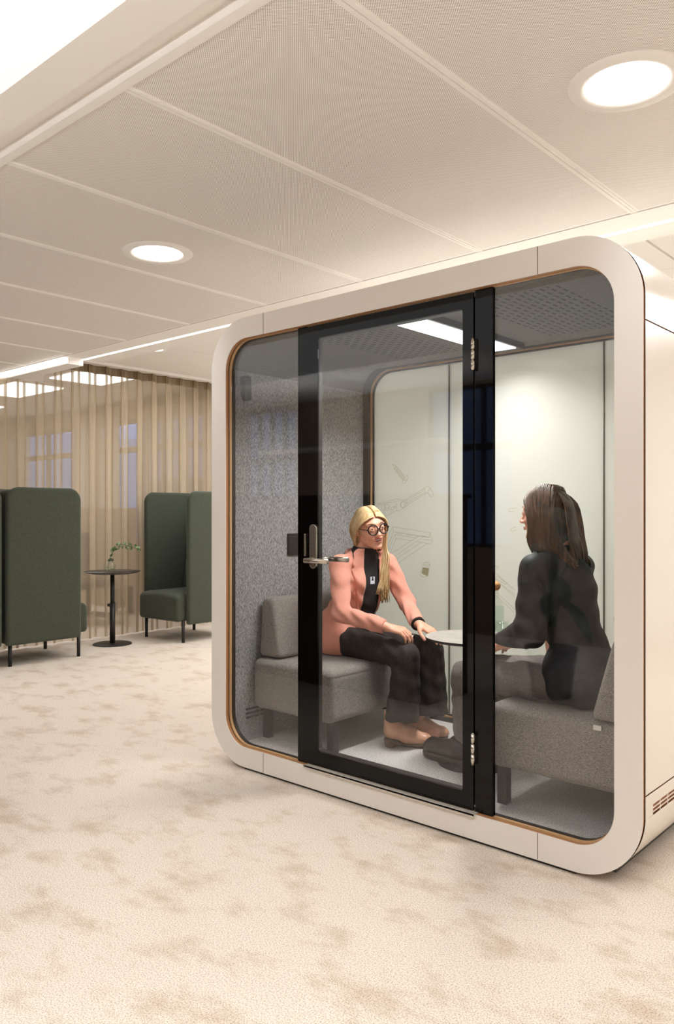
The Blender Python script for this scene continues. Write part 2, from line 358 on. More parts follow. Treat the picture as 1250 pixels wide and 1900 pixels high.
# ------------------------------------------------------------------ distance-field modelling (for bodies, clothes, cushions)
class Field:
    def __init__(s, lo, hi, h):
        s.lo = np.array(lo, np.float32); s.h = h
        s.n = np.ceil((np.array(hi) - s.lo) / h).astype(int) + 1
        s.D = np.full(tuple(s.n), 1.0, np.float32)
    def sl(s, lo, hi):
        a = np.clip(np.floor((np.array(lo) - s.lo) / s.h).astype(int), 0, s.n); b = np.clip(np.ceil((np.array(hi) - s.lo) / s.h).astype(int) + 1, 0, s.n)
        if (b <= a).any(): return None, None
        ax = [(s.lo[i] + s.h * np.arange(a[i], b[i])).astype(np.float32) for i in range(3)]
        return (slice(a[0], b[0]), slice(a[1], b[1]), slice(a[2], b[2])), np.meshgrid(*ax, indexing='ij', sparse=True)
    def put(s, slc, d, k, op):
        D = s.D[slc]
        if op == 'u':
            if k > 0: h = np.clip(0.5 + 0.5 * (D - d) / k, 0, 1); D = D * (1 - h) + d * h - k * h * (1 - h)
            else: D = np.minimum(D, d)
        elif op == 's':
            if k > 0: h = np.clip(0.5 - 0.5 * (D + d) / k, 0, 1); D = D * (1 - h) - d * h + k * h * (1 - h)
            else: D = np.maximum(D, -d)
        s.D[slc] = D
    def cone(s, a, b, ra, rb, k=0.02, op='u'):
        a = np.array(a, float); b = np.array(b, float); R = max(ra, rb) + 2.5 * k + 3 * s.h
        slc, g = s.sl(np.minimum(a, b) - R, np.maximum(a, b) + R)
        if slc is None: return s
        ab = b - a; L2 = max(float(ab @ ab), 1e-9)
        X, Y, Z = g[0] - a[0], g[1] - a[1], g[2] - a[2]
        t = np.clip((X * ab[0] + Y * ab[1] + Z * ab[2]) / L2, 0, 1)
        d = np.sqrt((X - t * ab[0]) ** 2 + (Y - t * ab[1]) ** 2 + (Z - t * ab[2]) ** 2) - (ra + (rb - ra) * t)
        s.put(slc, d.astype(np.float32), k, op); return s
    def chain(s, pts, rs, k=0.02):
        for i in range(len(pts) - 1): s.cone(pts[i], pts[i + 1], rs[i], rs[i + 1], k)
        return s
    def ell(s, c, r, k=0.02, op='u', R=None):
        c = np.array(c, float); m = max(r) + 2.5 * k + 3 * s.h
        slc, g = s.sl(c - m, c + m)
        if slc is None: return s
        X, Y, Z = g[0] - c[0], g[1] - c[1], g[2] - c[2]
        if R is not None:
            X, Y, Z = (X * R[0][0] + Y * R[1][0] + Z * R[2][0], X * R[0][1] + Y * R[1][1] + Z * R[2][1], X * R[0][2] + Y * R[1][2] + Z * R[2][2])
        k0 = np.sqrt((X / r[0]) ** 2 + (Y / r[1]) ** 2 + (Z / r[2]) ** 2); k1 = np.sqrt((X / r[0] ** 2) ** 2 + (Y / r[1] ** 2) ** 2 + (Z / r[2] ** 2) ** 2) + 1e-6
        s.put(slc, (k0 * (k0 - 1) / k1).astype(np.float32), k, op); return s
    def grid(s):
        ax = [(s.lo[i] + s.h * np.arange(s.n[i])).astype(np.float32) for i in range(3)]
        return np.meshgrid(*ax, indexing='ij', sparse=True)
    def keep(s, fn):      # intersect with fn(x,y,z) < 0
        s.D = np.maximum(s.D, fn(*s.grid()).astype(np.float32)); return s
    def carve(s, fn): s.D = np.maximum(s.D, -fn(*s.grid()).astype(np.float32)); return s
    def wrinkle(s, fn): s.D = s.D + fn(*s.grid()).astype(np.float32); return s
    def sample(s, p):
        q = (np.array(p) - s.lo) / s.h; i = np.clip(np.floor(q).astype(int), 0, s.n - 2); t = q - i; v = 0
        for dx in (0, 1):
            for dy in (0, 1):
                for dz in (0, 1):
                    v += s.D[i[0] + dx, i[1] + dy, i[2] + dz] * (t[0] if dx else 1 - t[0]) * (t[1] if dy else 1 - t[1]) * (t[2] if dz else 1 - t[2])
        return float(v)
    def march(s, p, d, far=0.6):
        p = np.array(p, float); d = np.array(d, float); d /= np.linalg.norm(d); t = 0
        while t < far:
            v = s.sample(p + d * t)
            if v < 0.0008: break
            t += max(v * 0.8, 0.001)
        return p + d * t
    def mesh(s):
        D = s.D; I = D < 0
        c = np.zeros(tuple(x - 1 for x in D.shape), np.int8)
        for dx in (0, 1):
            for dy in (0, 1):
                for dz in (0, 1): c += I[dx:D.shape[0] - 1 + dx, dy:D.shape[1] - 1 + dy, dz:D.shape[2] - 1 + dz]
        act = (c > 0) & (c < 8); idx = np.argwhere(act); ids = np.full(act.shape, -1, np.int32); ids[act] = np.arange(len(idx))
        acc = np.zeros((len(idx), 3)); cnt = np.zeros(len(idx))
        corners = [(x, y, z) for x in (0, 1) for y in (0, 1) for z in (0, 1)]
        val = {k: D[idx[:, 0] + k[0], idx[:, 1] + k[1], idx[:, 2] + k[2]] for k in corners}
        for a in corners:
            for ax in range(3):
                if a[ax]: continue
                b = tuple(1 if i == ax else a[i] for i in range(3)); va, vb = val[a], val[b]; m = (va < 0) != (vb < 0)
                t = va[m] / (va[m] - vb[m]); p = np.tile(np.array(a, float), (m.sum(), 1)); p[:, ax] += t
                acc[m] += p; cnt[m] += 1
        V = s.lo + s.h * (idx + acc / cnt[:, None])
        F = []
        for ax in range(3):
            o1, o2 = [(1, 2), (2, 0), (0, 1)][ax]
            A = np.moveaxis(I, ax, 0); A0 = np.moveaxis(A[:-1], 0, ax); A1 = np.moveaxis(A[1:], 0, ax)
            ch = np.argwhere(A0 != A1)
            ok = (ch[:, o1] > 0) & (ch[:, o2] > 0) & (ch[:, o1] < D.shape[o1] - 1) & (ch[:, o2] < D.shape[o2] - 1); ch = ch[ok]
            q = []
            for s1, s2 in ((1, 1), (0, 1), (0, 0), (1, 0)):
                e = ch.copy(); e[:, o1] -= s1; e[:, o2] -= s2; q.append(ids[e[:, 0], e[:, 1], e[:, 2]])
            q = np.stack(q, 1); inn = A0[ch[:, 0], ch[:, 1], ch[:, 2]]; q[~inn] = q[~inn][:, ::-1]; F.append(q)
        return V, np.concatenate(F)
    def build(s, name, mats, parent=None, region=None, smooth=1):
        V, F = s.mesh()
        me = bpy.data.meshes.new(name)
        me.vertices.add(len(V)); me.vertices.foreach_set('co', V.astype(np.float32).ravel())
        me.loops.add(F.size); me.loops.foreach_set('vertex_index', F.astype(np.int32).ravel())
        me.polygons.add(len(F)); me.polygons.foreach_set('loop_start', np.arange(0, F.size, 4, dtype=np.int32))
        me.polygons.foreach_set('use_smooth', np.ones(len(F), bool))
        mats = mats if isinstance(mats, (list, tuple)) else [mats]
        for m in mats: me.materials.append(m)
        me.update(calc_edges=True)
        if region is not None:
            C_ = V[F].mean(1); me.polygons.foreach_set('material_index', region(C_).astype(np.int32))
        if smooth:
            bm = bmesh.new(); bm.from_mesh(me)
            for _ in range(smooth): bmesh.ops.smooth_vert(bm, verts=bm.verts, factor=0.5, use_axis_x=True, use_axis_y=True, use_axis_z=True)
            bm.to_mesh(me); bm.free()
        o = bpy.data.objects.new(name, me); COL.objects.link(o)
        if parent is not None:
            o.parent = parent; o.matrix_parent_inverse = parent_world(parent).inverted() if parent_world(parent) is not None else Matrix.Identity(4)
        return o
def child_of_child(o): WORLD[o.name] = Matrix.Identity(4); return o

# ------------------------------------------------------------------ the setting
MB().box(-13, 6, -4.5, 8, -0.05, 0.0).build('floor', M['carpet'], kind='structure')
CZ = 2.55
mb = MB().box(-12, 5, -1.27, 0.78, CZ, CZ + 0.03); mb.build('ceiling', M['perf'], kind='structure')
# raised seams between the ceiling panels (flat profiles, a groove along the middle)
mb = MB()
for i in range(-14, 6):
    x = 0.77 + 0.765 * i
    if x > -4.9: mb.box(x - 0.014, x - 0.0015, -1.268, 0.778, CZ - 0.004, CZ + 0.001); mb.box(x + 0.0015, x + 0.014, -1.268, 0.778, CZ - 0.004, CZ + 0.001)
mb.box(-4.92, 5, -1.272, -1.238, CZ - 0.005, CZ + 0.001)
mb.build('trim_1', M['ceil_frame'], kind='structure')
# recess, near bulkhead and the ceiling round the luminous panel
MB().box(-4.92, 5, -1.345, -1.27, CZ + 0.03, CZ + 0.06).build('trim_2', M['white_paint'], kind='structure')
mb = MB().box(-4.92, 5, -1.475, -1.34, CZ, CZ + 0.10); mb.build('trim_3', M['ceil_frame'], kind='structure')
MB().box(-12, 5, -4.5, -3.1, 2.64, 2.68).build('ceiling_near', M['white_paint'], kind='structure')
lum = MB().box(-6.0, 4.4, -3.1, -1.475, 2.64, 2.67).build('luminous_ceiling_panel', M['luminous'])
tagit(lum, 'large glowing white luminous panel set in the ceiling at the upper left corner', 'ceiling light')
MB().box(-12, -6.0, -3.1, -1.475, 2.64, 2.68).build('trim_4', M['white_paint'], kind='structure')
# far bulkhead: flat strip, gap line, soffit
mb = MB().box(-12, 5, 0.786, 0.84, CZ - 0.003, CZ + 0.12); mb.box(-12, 5, 0.848, 0.965, CZ, CZ + 0.12)
mb.build('trim_5', M['white_paint'], kind='structure')
mb = MB().box(-3.97, 5, 0.995, 1.17, CZ, CZ + 0.25); mb.box(-12, -3.97, 0.995, 1.02, CZ, CZ + .25); mb.build('trim_6', M['white_paint'], kind='structure')
MB().box(-12, -3.97, 0.835, 0.975, 2.497, CZ).build('trim_7', M['white_paint'], kind='structure')
MB().box(-12, 5, 0.84, 0.848, CZ + .03, CZ + 0.12).build('trim_8', M['table_edge'], kind='structure')
o = MB().box(-3.96, 5, 0.967, 0.993, CZ - 0.002, CZ + 0.01).build('linear_light', M['led_cove']); tagit(o, 'thin glowing linear light running along the ceiling edge above the pod', 'linear light')
o = MB().box(-12, -3.97, 0.822, 0.834, 2.515, 2.535).build('linear_light', M['led']); tagit(o, 'thin glowing linear light on the lower bulkhead in front of the sheer curtain', 'linear light')
# rear ceiling of 0.6 m tiles
RZ = 2.76
mb = MB()
for i in range(0, 17):
    for j in range(0, 12):
        x = -5.05 + 0.61 * i; y = 1.17 + 0.61 * j
        mb.box(x + (0.014 if i == 9 else 0.002), x + 0.608, y + 0.002, y + 0.608, RZ, RZ + 0.02)
mb.build('ceiling_rear', M['ceil_frame'], kind='structure')
MB().box(-5.0, 5.0, 1.17, 8, RZ + .02, RZ + 0.04).build('ceiling_rear_frame', M['white_paint'], kind='structure')
MB().box(-5.16, -4.90, -2.0, 3.4, RZ - 0.03, RZ - 0.002).build('trim_9', M['white_paint'], kind='structure')
# walls
MB().box(-13.1, -13, -4.5, 8, 0, 2.9).build('wall_left', M['white_paint'], kind='structure')
MB().box(5.0, 5.1, -4.5, 8, 0, 2.9).build('wall_right', M['white_paint'], kind='structure')
MB().box(-4.95, 5, 5.2, 5.3, 0, 2.9).build('wall_rear', M['white_paint'], kind='structure')
def windowed_wall(name, y0, y1, x0, x1, wins, zt=2.9, m='taupe_wall'):
    mb = MB(); xs = sorted(wins); cur = x0
    for (a, b, za, zb) in xs:
        mb.box(cur, a, y0, y1, 0, zt); mb.box(a, b, y0, y1, 0, za); mb.box(a, b, y0, y1, zb, zt); cur = b
    mb.box(cur, x1, y0, y1, 0, zt); mb.build(name, M[m], kind='structure')
nwin = [0]
def window(a, b, za, zb, y, cols, rows, m='frame_taupe'):
    nwin[0] += 1; t = 0.035
    mb = MB()
    mb.box(a, b, y - .03, y + .03, za, za + t); mb.box(a, b, y - .03, y + .03, zb - t, zb)
    for i in range(cols + 1):
        x = a + (b - a) * i / cols; mb.box(max(a, x - t / 2), min(b, x + t / 2), y - .03, y + .03, za, zb)
    for r in rows: mb.box(a, b, y - .03, y + .03, r - t, r + t)
    o = mb.build('window_%d' % nwin[0], M[m], kind='structure')
    g = MB().box(a, b, y - .004, y + .004, za, zb).build('window_pane', M['window_glass'], o)
WN = [(-5.95, -5.0, 1.0, 2.6), (-2.95, -1.95, 0.9, 2.6)]
windowed_wall('wall_front', -4.6, -4.5, -13, 5.0, WN)
window(-5.95, -5.0, 1.0, 2.6, -4.55, 4, [1.95], 'dark_wood'); window(-2.95, -1.95, 0.9, 2.6, -4.55, 3, [1.95], 'dark_wood')
WF = [(-12.6, -10.2, 0.85, 2.48), (-10.0, -7.6, 0.85, 2.48), (-7.4, -5.2, 0.85, 2.48)]
windowed_wall('wall_window', 3.45, 3.55, -13, -4.95, WF)
for (a, b, za, zb) in WF: window(a, b, za, zb, 3.5, 3, [2.1])
MB().box(-5.0, -4.93, 3.4, 5.3, 0, 2.9).build('wall_return', M['white_paint'], kind='structure')
o = MB().box(-40, -6, 16, 24, -1, 2.55).build('exterior_building', M['outside']); tagit(o, 'dark building across the street behind the meeting room windows', 'building')

# downlights
def downlight(x, y, z, R, label, lens):
    t = thing('downlight', (x, y, z), label, 'downlight', 'round ceiling downlights')
    n = 48; mb = MB()
    mb.lathe((x, y, z), [(R * 0.70, 0.012), (R * 0.72, -0.006), (R * 0.80, -0.010), (R * 0.83, -0.007), (R * 0.97, -0.007), (R, -0.002), (R, 0.004)], n, cap=False)
    mb.build('trim_ring', M['ceil_frame'], t)
    MB().cyl((x, y), R * 0.705, z - 0.003, z - 0.001, n).build('lens', lens, t); return t
downlight(1.15, -0.26, CZ, 0.172, 'large round white downlight glowing at the upper right of the ceiling', M['lens'])
downlight(-1.20, -0.26, CZ, 0.172, 'round white downlight in the perforated ceiling left of the pod', M['lens'])
downlight(-4.013, 1.733, RZ, 0.10, 'small round downlight in the tiled rear ceiling above the curtain', M['lens'])

# ------------------------------------------------------------------ curtains
def curtain(name, x0, y0, x1, y1, zb, zt, pitch, amp, m, label, ztf=None, header=True, seed=1):
    r = random.Random(seed); L = math.hypot(x1 - x0, y1 - y0); n = int(L / pitch * 16); dx, dy = (x1 - x0) / L, (y1 - y0) / L; nx, ny = -dy, dx
    t = thing(name, ((x0 + x1) / 2, (y0 + y1) / 2, 0.0), label, 'curtain')
    nz = 14; V = []; F = []; H = []; HF = []
    ph = [r.uniform(-0.5, 0.5) for _ in range(int(L / pitch) + 3)]
    for i in range(n + 1):
        s = L * i / n; u = s / pitch; k = int(u); jit = ph[k] * (1 - (u - k)) + ph[k + 1] * (u - k)
        zt_ = ztf(y0 + dy * s) if ztf else zt
        for j in range(nz + 1):
            v = j / nz; z = zt_ + (zb - zt_) * v
            a = amp * (1 + 0.25 * math.sin(3 * v + jit * 5)); wv = math.sin(2 * PI * u + jit * 1.1 * v)
            wv = math.copysign(abs(wv) ** 0.75, wv)
            sl = 0.30 * pitch * math.sin(4 * PI * u) * (0.6)
            V.append((x0 + dx * (s + sl) + nx * a * wv, y0 + dy * (s + sl) + ny * a * wv, z))
        for zz in ((zt_ + 0.012, zt_ - 0.07) if zt_ > 2.6 else ()):
            a = amp * (1 + 0.25 * math.sin(jit * 5)) + 0.002; wv = math.sin(2 * PI * u); wv = math.copysign(abs(wv) ** 0.75, wv); sl = 0.30 * pitch * math.sin(4 * PI * u) * .6
            H.append((x0 + dx * (s + sl) + nx * a * wv, y0 + dy * (s + sl) + ny * a * wv, zz))
    for i in range(n):
        for j in range(nz): a = i * (nz + 1) + j; F.append((a, a + 1, a + nz + 2, a + nz + 1))

    MB().add(V, F, 0, True).build('cloth', M[m], t)
    HF = [(2 * i, 2 * i + 1, 2 * i + 3, 2 * i + 2) for i in range(len(H) // 2 - 1)]
    if header: MB().add(H, HF, 0, True).build('heading_tape', M['header'], t)
    return t
curtain('sheer_curtain', -5.0, -0.9, -5.0, 3.40, 0.015, 2.72, 0.185, 0.030, 'sheer', 'floor-length sheer beige curtain hanging behind the green chairs', ztf=lambda y: 2.72 if y > 1.22 else 2.49)
for a, b, s, lb in ((-8.05, -7.05, 3, 'inner beige curtain panel gathered between two meeting room windows, nearest the glass corner'),
                (-10.5, -9.5, 4, 'inner beige curtain panel at the far left meeting room window'),
                (-6.6, -5.1, 5, 'inner beige curtain panel closest to the pod in the meeting room')):
    curtain('window_curtain', a, 3.3, b, 3.3, 0.02, 2.66, 0.16, 0.045, 'sheer2', lb, seed=s)
# meeting room ceiling and light panels
MB().box(-12.9, -5.17, -4.4, 3.44, 2.74, 2.755).build('ceiling_meeting_room', M['white_paint'], kind='structure')
def lpanel(x0, x1, y0, y1, lb):
    o = MB().box(x0, x1, y0, y1, 2.725, 2.735).build('light_panel', M['panel_light']); tagit(o, lb, 'light panel', 'meeting room light panels')
lpanel(-6.05, -5.4, 1.80, 2.44, 'square glowing ceiling panel behind the curtain header, nearest the pod')
lpanel(-7.7, -6.6, 1.50, 2.28, 'long glowing ceiling panel behind the curtain at the left edge')
lpanel(-9.6, -8.75, 1.9, 2.6, 'farthest glowing ceiling panel behind the curtain at the left edge')

# meeting room furniture, seen dimly through the curtain
t = thing('sideboard', (-6.6, 2.6, 0), 'dark taupe sideboard standing behind the sheer curtain', 'sideboard')
MB().box(-6.82, -6.4, 1.95, 3.15, 0.34, 1.32).build('cabinet_body', M['taupe_wall'], t, bevel=0.006)
for y in (2.0, 3.1):
    for x in (-6.78, -6.44): MB().box(x - .02, x + .02, y - .02, y + .02, 0, 0.34).build('leg', M['black_metal'], t)
t = thing('office_chair', (-6.02, 2.26, 0), 'office chair on a castor star base behind the sheer curtain', 'office chair')
mb = MB()
for i in range(5):
    a = 2 * PI * i / 5 + 0.4; mb.tube([(-6.02, 2.26, 0.12), (-6.02 + .3 * math.cos(a), 2.26 + .3 * math.sin(a), 0.085)], [0.024, 0.014], 8)
mb.build('star_base', M['black_metal'], t)
for i in range(5):
    a = 2 * PI * i / 5 + 0.4; MB().ell((-6.02 + .3 * math.cos(a), 2.26 + .3 * math.sin(a), 0.035), (0.034, 0.018, 0.034), 8, R=Matrix.Rotation(a, 3, 'Z')).build('castor', M['black'], t)
MB().cyl((-6.02, 2.26), 0.025, 0.1, 0.42, 16).build('gas_lift', M['black_metal'], t)
MB().rbox((-6.02, 2.26, 0.46), (0.48, 0.48, 0.08), 0.035).build('seat', M['dark_plate'], t)
MB().rbox((-6.25, 2.2, 0.78), (0.06, 0.42, 0.50), 0.028).build('backrest', M['dark_plate'], t)

# ------------------------------------------------------------------ the meeting pod
X1, ZB, ZT = 1.10, 0.012, 2.220
OUT = rrect(-X1, X1, ZB, ZT, 0.240, 16); INN = rrect(-0.992, 1.004, 0.109, 2.119, 0.145, 16)
def inset(d): return rrect(-0.992 + d, 1.004 - d, 0.109 + d, 2.119 - d, 0.145 - d * 0.5, 16)
pod = thing('meeting_pod', (0, 0.6, 0), 'large cream meeting pod with rounded corners and glass front standing on the carpet', 'meeting pod')
mb = MB(); ring(mb, OUT, INN, 0.0, 0.004, 0, 0); mb.build('front_ring', M['ring'], pod)
mb = MB(); ring(mb, rrect(-X1 + .003, X1 - .003, ZB + .003, ZT - .003, 0.237, 16), INN, 0.004, 0.020, 1, 1); fr = mb.build('ring_edge', [M['ring'], M['copper']], pod)
for x in (-0.716, 0.723):
    for z0, z1 in ((0.0155, 0.109), (2.119, 2.219)): MB().box(x - 0.0012, x + 0.0012, -0.0006, 0.003, z0, z1).build('panel_seam', M['gap'], pod)
# reveal: black groove, light birch line, black gasket
mb = MB(); ring(mb, rrect(-1.06, 1.06, .05, 2.18, .2, 16), inset(-0.004) , 0.020, 0.028); mb.build('groove', M['black'], pod)
mb = MB(); ring(mb, rrect(-1.06, 1.06, .05, 2.18, .2, 16), inset(0.003), 0.028, 0.040); mb.build('wood_line', M['birch'], pod)
mb = MB(); ring(mb, rrect(-1.07, 1.07, .04, 2.19, .21, 16), inset(0.004), 0.040, 0.062); mb.build('gasket', M['black'], pod)
# outer shell, a gap behind the ring
D0, D1 = 0.024, 1.215
def shell_prof(o): return rrect(-X1 + o, X1 - o, ZB + o, ZT - o, 0.240 - o, 16)
mb = MB(); ring(mb, shell_prof(0.012), shell_prof(0.07), 0.006, D0 + .01); mb.build('shadow_gap', M['gap'], pod)
mb = MB(); prof = shell_prof(0.0); n = len(prof)
# the right wall of the shell has openings (vents); the profile is therefore built in strips
def strip(mb, pts, y0, y1, closed=False):
    k = len(pts); v = [(x, y0, z) for x, z in pts] + [(x, y1, z) for x, z in pts]
    mb.add(v, [(i, (i + 1) % k, k + (i + 1) % k, k + i) for i in range(k if closed else k - 1)], 0, True)
top = [p for p in prof if p[1] >= 1.90] ; 
half = prof  # order: right-top corner, left-top corner, left-bottom, right-bottom
upper = [(X1, 1.9025)] + prof[:34] + [(-X1, 1.9025)]
lower = [(-X1, 0.3205)] + prof[34:-1] + [(X1, 0.243)]
strip(mb, upper, D0, D1)
strip(mb, lower, D0, D1)
up = MB()
strip(mb, [(-X1, 1.8975), (-X1, 0.3255)], D0, D1)
strip(mb, [(X1, 0.3255), (X1, 1.8975)], D0, D1)
# vent field on the right side, below the seam
rows = [0.2435, 0.2570, 0.2705]   # lower edges of the slots
y = 0.0; ys = [D0]
slots = [(0.092 + 0.0715 * i, 0.092 + 0.0715 * i + 0.063) for i in range(14)]
zs = [0.243]
for r_ in rows: zs += [r_, r_ + 0.0085]
zs += [0.3205]
for i in range(len(zs) - 1):
    isrow = i % 2 == 1
    if not isrow: strip(mb, [(X1, zs[i]), (X1, zs[i + 1])], D0, D1)
    else:
        cur = D0
        for (a, b) in slots: strip(mb, [(X1, zs[i]), (X1, zs[i + 1])], cur, a); cur = b
        strip(mb, [(X1, zs[i]), (X1, zs[i + 1])], cur, D1)
mb.build('outer_shell', M['shell'], pod)
mb = MB(); ring(mb, shell_prof(0.012), shell_prof(0.03), D0 + .03, D1 - .01); mb.build('shell_core', M['copper'], pod)
mb = MB(); ring(mb, rrect(-X1, X1, ZB, ZT, .24, 16), inset(0), 1.205, 1.225); mb.build('rear_ring', M['ring'], pod)
# inner linings: felt walls and ceiling, carpet
FZ, CH, WX = 0.088, 2.125, 1.03
mb = MB(); mb.box(-WX - .02, -WX, 0.06, 1.16, 0.155, CH); mb.build('side_lining', M['felt'], pod)
mb = MB(); mb.box(WX, WX + .02, 0.06, 1.16, 0.155, CH); mb.build('side_lining', M['felt'], pod)
# the lining bends into the ceiling
mb = MB(); c = rrect(-WX, WX, FZ, CH, 0.13, 16); c2 = rrect(-WX - .012, WX + .012, FZ - .01, CH + .012, 0.14, 16)
kk = 34; vv = [(x, 0.06, z) for x, z in c[:kk]] + [(x, 1.16, z) for x, z in c[:kk]] + [(x, 0.06, z) for x, z in c2[:kk]] + [(x, 1.16, z) for x, z in c2[:kk]]
mb.add(vv, [(i, i + 1, kk + i + 1, kk + i) for i in range(kk - 1)] + [(2 * kk + i, 3 * kk + i, 3 * kk + i + 1, 2 * kk + i + 1) for i in range(kk - 1)] + [(i, 2 * kk + i, 2 * kk + i + 1, i + 1) for i in range(kk - 1)])
mb.build('ceiling_lining', M['felt_ceiling'], pod)
cl = rrect(-WX, WX, FZ - .004, CH, 0.075, 10)[22:]
for seg in (cl[:11], cl[11:22]):
    mb = MB(); kk = len(seg); mb.add([(x, 0.06, z) for x, z in seg] + [(x, 1.16, z) for x, z in seg], [(i, i + 1, kk + i + 1, kk + i) for i in range(kk - 1)], 0, True); mb.build('side_lining', M['felt'], pod)
MB().box(-0.985, 0.985, 0.05, 1.17, FZ - 0.03, FZ).build('pod_carpet', M['pod_carpet'], pod)
MB().box(-0.98, 0.99, 0.052, 1.168, 0.03, FZ - 0.03).build('base_frame', M['black_metal'], pod)
# lamp in the pod ceiling
mb = MB().box(-0.075, 0.105, 0.155, 1.05, CH - 0.030, CH); lf = mb.build('lamp_housing', M['black_metal'], pod); child_of_child(lf)
MB().box(-0.060, 0.090, 0.170, 0.985, CH - 0.034, CH - 0.029).build('lamp_diffuser', M['lens_pod'], lf)
# sensor / coat hook on the left lining, vents low on the lining
mb = MB().rbox((-WX + .022, 0.15, 1.905), (0.045, 0.045, 0.125), 0.012, R=Matrix.Rotation(0.28, 3, 'X') @ Matrix.Rotation(0.25, 3, 'Y'))
mb.build('coat_hook', M['black'], pod)
mb = MB().rbox((-WX + .007, 0.545, 1.088), (0.014, 0.145, 0.118), 0.004); pl = mb.build('power_panel', M['dark_plate'], pod)
mb = MB()
for r_ in range(3):
    for i in range(4): mb.box(-WX - 0.001, -WX + 0.003, 0.17 + i * 0.105, 0.17 + i * 0.105 + 0.09, 0.185 + r_ * 0.022, 0.185 + r_ * 0.022 + 0.010)
mb.build('air_vent', M['black'], pod)
# rear frosted glazing: gasket, wood line, three panes, print
mb = MB(); ring(mb, rrect(-1.05, 1.05, .06, 2.17, .17, 16), inset(0.0), 1.125, 1.150); ring(mb, rrect(-1.05, 1.05, .06, 2.17, .17, 16), inset(0.016), 1.1585, 1.175); mb.build('rear_gasket', M['black'], pod)
mb = MB(); ring(mb, rrect(-1.05, 1.05, .06, 2.17, .17, 16), inset(0.008), 1.150, 1.1585); mb.build('rear_wood_line', M['birch'], pod)
jx = (-0.432, 0.470)
YB = 1.17
def clipped(x0, x1):
    """rear pane outline: rounded-corner opening cut at x0..x1"""
    p = [q for q in inset(0.0) if x0 - 1e-6 <= q[0] <= x1 + 1e-6]
    def zat(x, top):
        c = [q for q in inset(0.0)]; c = sorted((q for q in c if (q[1] > 1.1) == top), key=lambda q: q[0])
        for a, b in zip(c, c[1:]):
            if a[0] <= x <= b[0]: return a[1] + (b[1] - a[1]) * (x - a[0]) / max(b[0] - a[0], 1e-9)
        return c[0][1]
    pts = p[:]
    for x in (x0, x1):
        if -0.99 < x < 1.0: pts += [(x, zat(x, True)), (x, zat(x, False))]
    cx = sum(q[0] for q in pts) / len(pts); cz = 1.1
    return sorted(pts, key=lambda q: math.atan2(q[1] - cz, q[0] - (x0 + x1) / 2))
panes = []
for a, b in ((-0.992, jx[0] - .004), (jx[0] + .004, jx[1] - .004), (jx[1] + .004, 1.004)):
    p = clipped(a, b); k = len(p)
    mb = MB(); mb.add([(x, YB, z) for x, z in p] + [(x, YB + .012, z) for x, z in p],
                      [tuple(range(k)), tuple(range(2 * k - 1, k - 1, -1))] + [(i, k + i, k + (i + 1) % k, (i + 1) % k) for i in range(k)])
    panes.append(child_of_child(mb.build('frosted_pane', M['frosted'], pod)))
mb = MB()
for x in jx: mb.box(x - .004, x - .001, YB - .004, YB + .012, 0.115, 2.112, 0); mb.box(x - .001, x + .004, YB - .001, YB + .012, 0.115, 2.112, 1)
mb.build('pane_joint', [M['steel'], M['joint']], pod)
# printed line drawings on the frosted panes (x, z in metres on the pane)
def rayY(u, v, Y=YB - 0.0012):
    k = (u - 625) / 1478; r = (-.6645 + .7473 * k, .7473 + .6645 * k, (951 - v) / 1478); d = (Y + 2.62) / r[1]
    return (2.0875 + d * r[0], Y, 1.262 + d * r[2])
def ink(polys, pane, fills=()):
    mb = MB()
    for p in polys:
        P = [rayY(u, v) for u, v in p]
        for a, b in zip(P, P[1:]):
            a = Vector(a); b = Vector(b); d = (b - a)
            if d.length < 1e-6: continue
            d.normalize(); n = Vector((-d.z, 0, d.x)) * 0.0008
            mb.add([a + n, b + n, b - n, a - n], [(0, 1, 2, 3)], 0)
    for p in fills:
        P = [rayY(u, v, YB - 0.0008) for u, v in p]; mb.add(P, [tuple(range(len(P)))], 1)
    mb.build('line_drawing', [M['ink'], M['ink_fill']], pane)
def cir(x, y, r, ry=None, n=16, a0=0, a1=360): return [(x + r * math.cos(math.radians(a0 + (a1 - a0) * i / n)), y + (ry or r) * math.sin(math.radians(a0 + (a1 - a0) * i / n))) for i in range(n + 1)]
def scl(p, s=7.6, ox=700, oy=850): return [(ox + x / s, oy + y / s) for x, y in p]
A_ = []
# screw
A_.append(scl([(215, 85), (240, 155), (350, 300)])); A_.append(scl([(215, 85), (262, 110), (375, 245)]))
for i in range(8):
    x = 240 + i * 17; y = 100 + i * 22; A_.append(scl([(x + 18, y), (x - 4, y + 62)])); A_.append(scl([(x + 26, y + 4), (x + 4, y + 66)]))
A_ += [scl([(345, 340), (380, 360), (440, 275), (415, 240), (345, 340)]), scl([(362, 300), (392, 320), (420, 285)])]
ink(A_, panes[0]); A_ = []
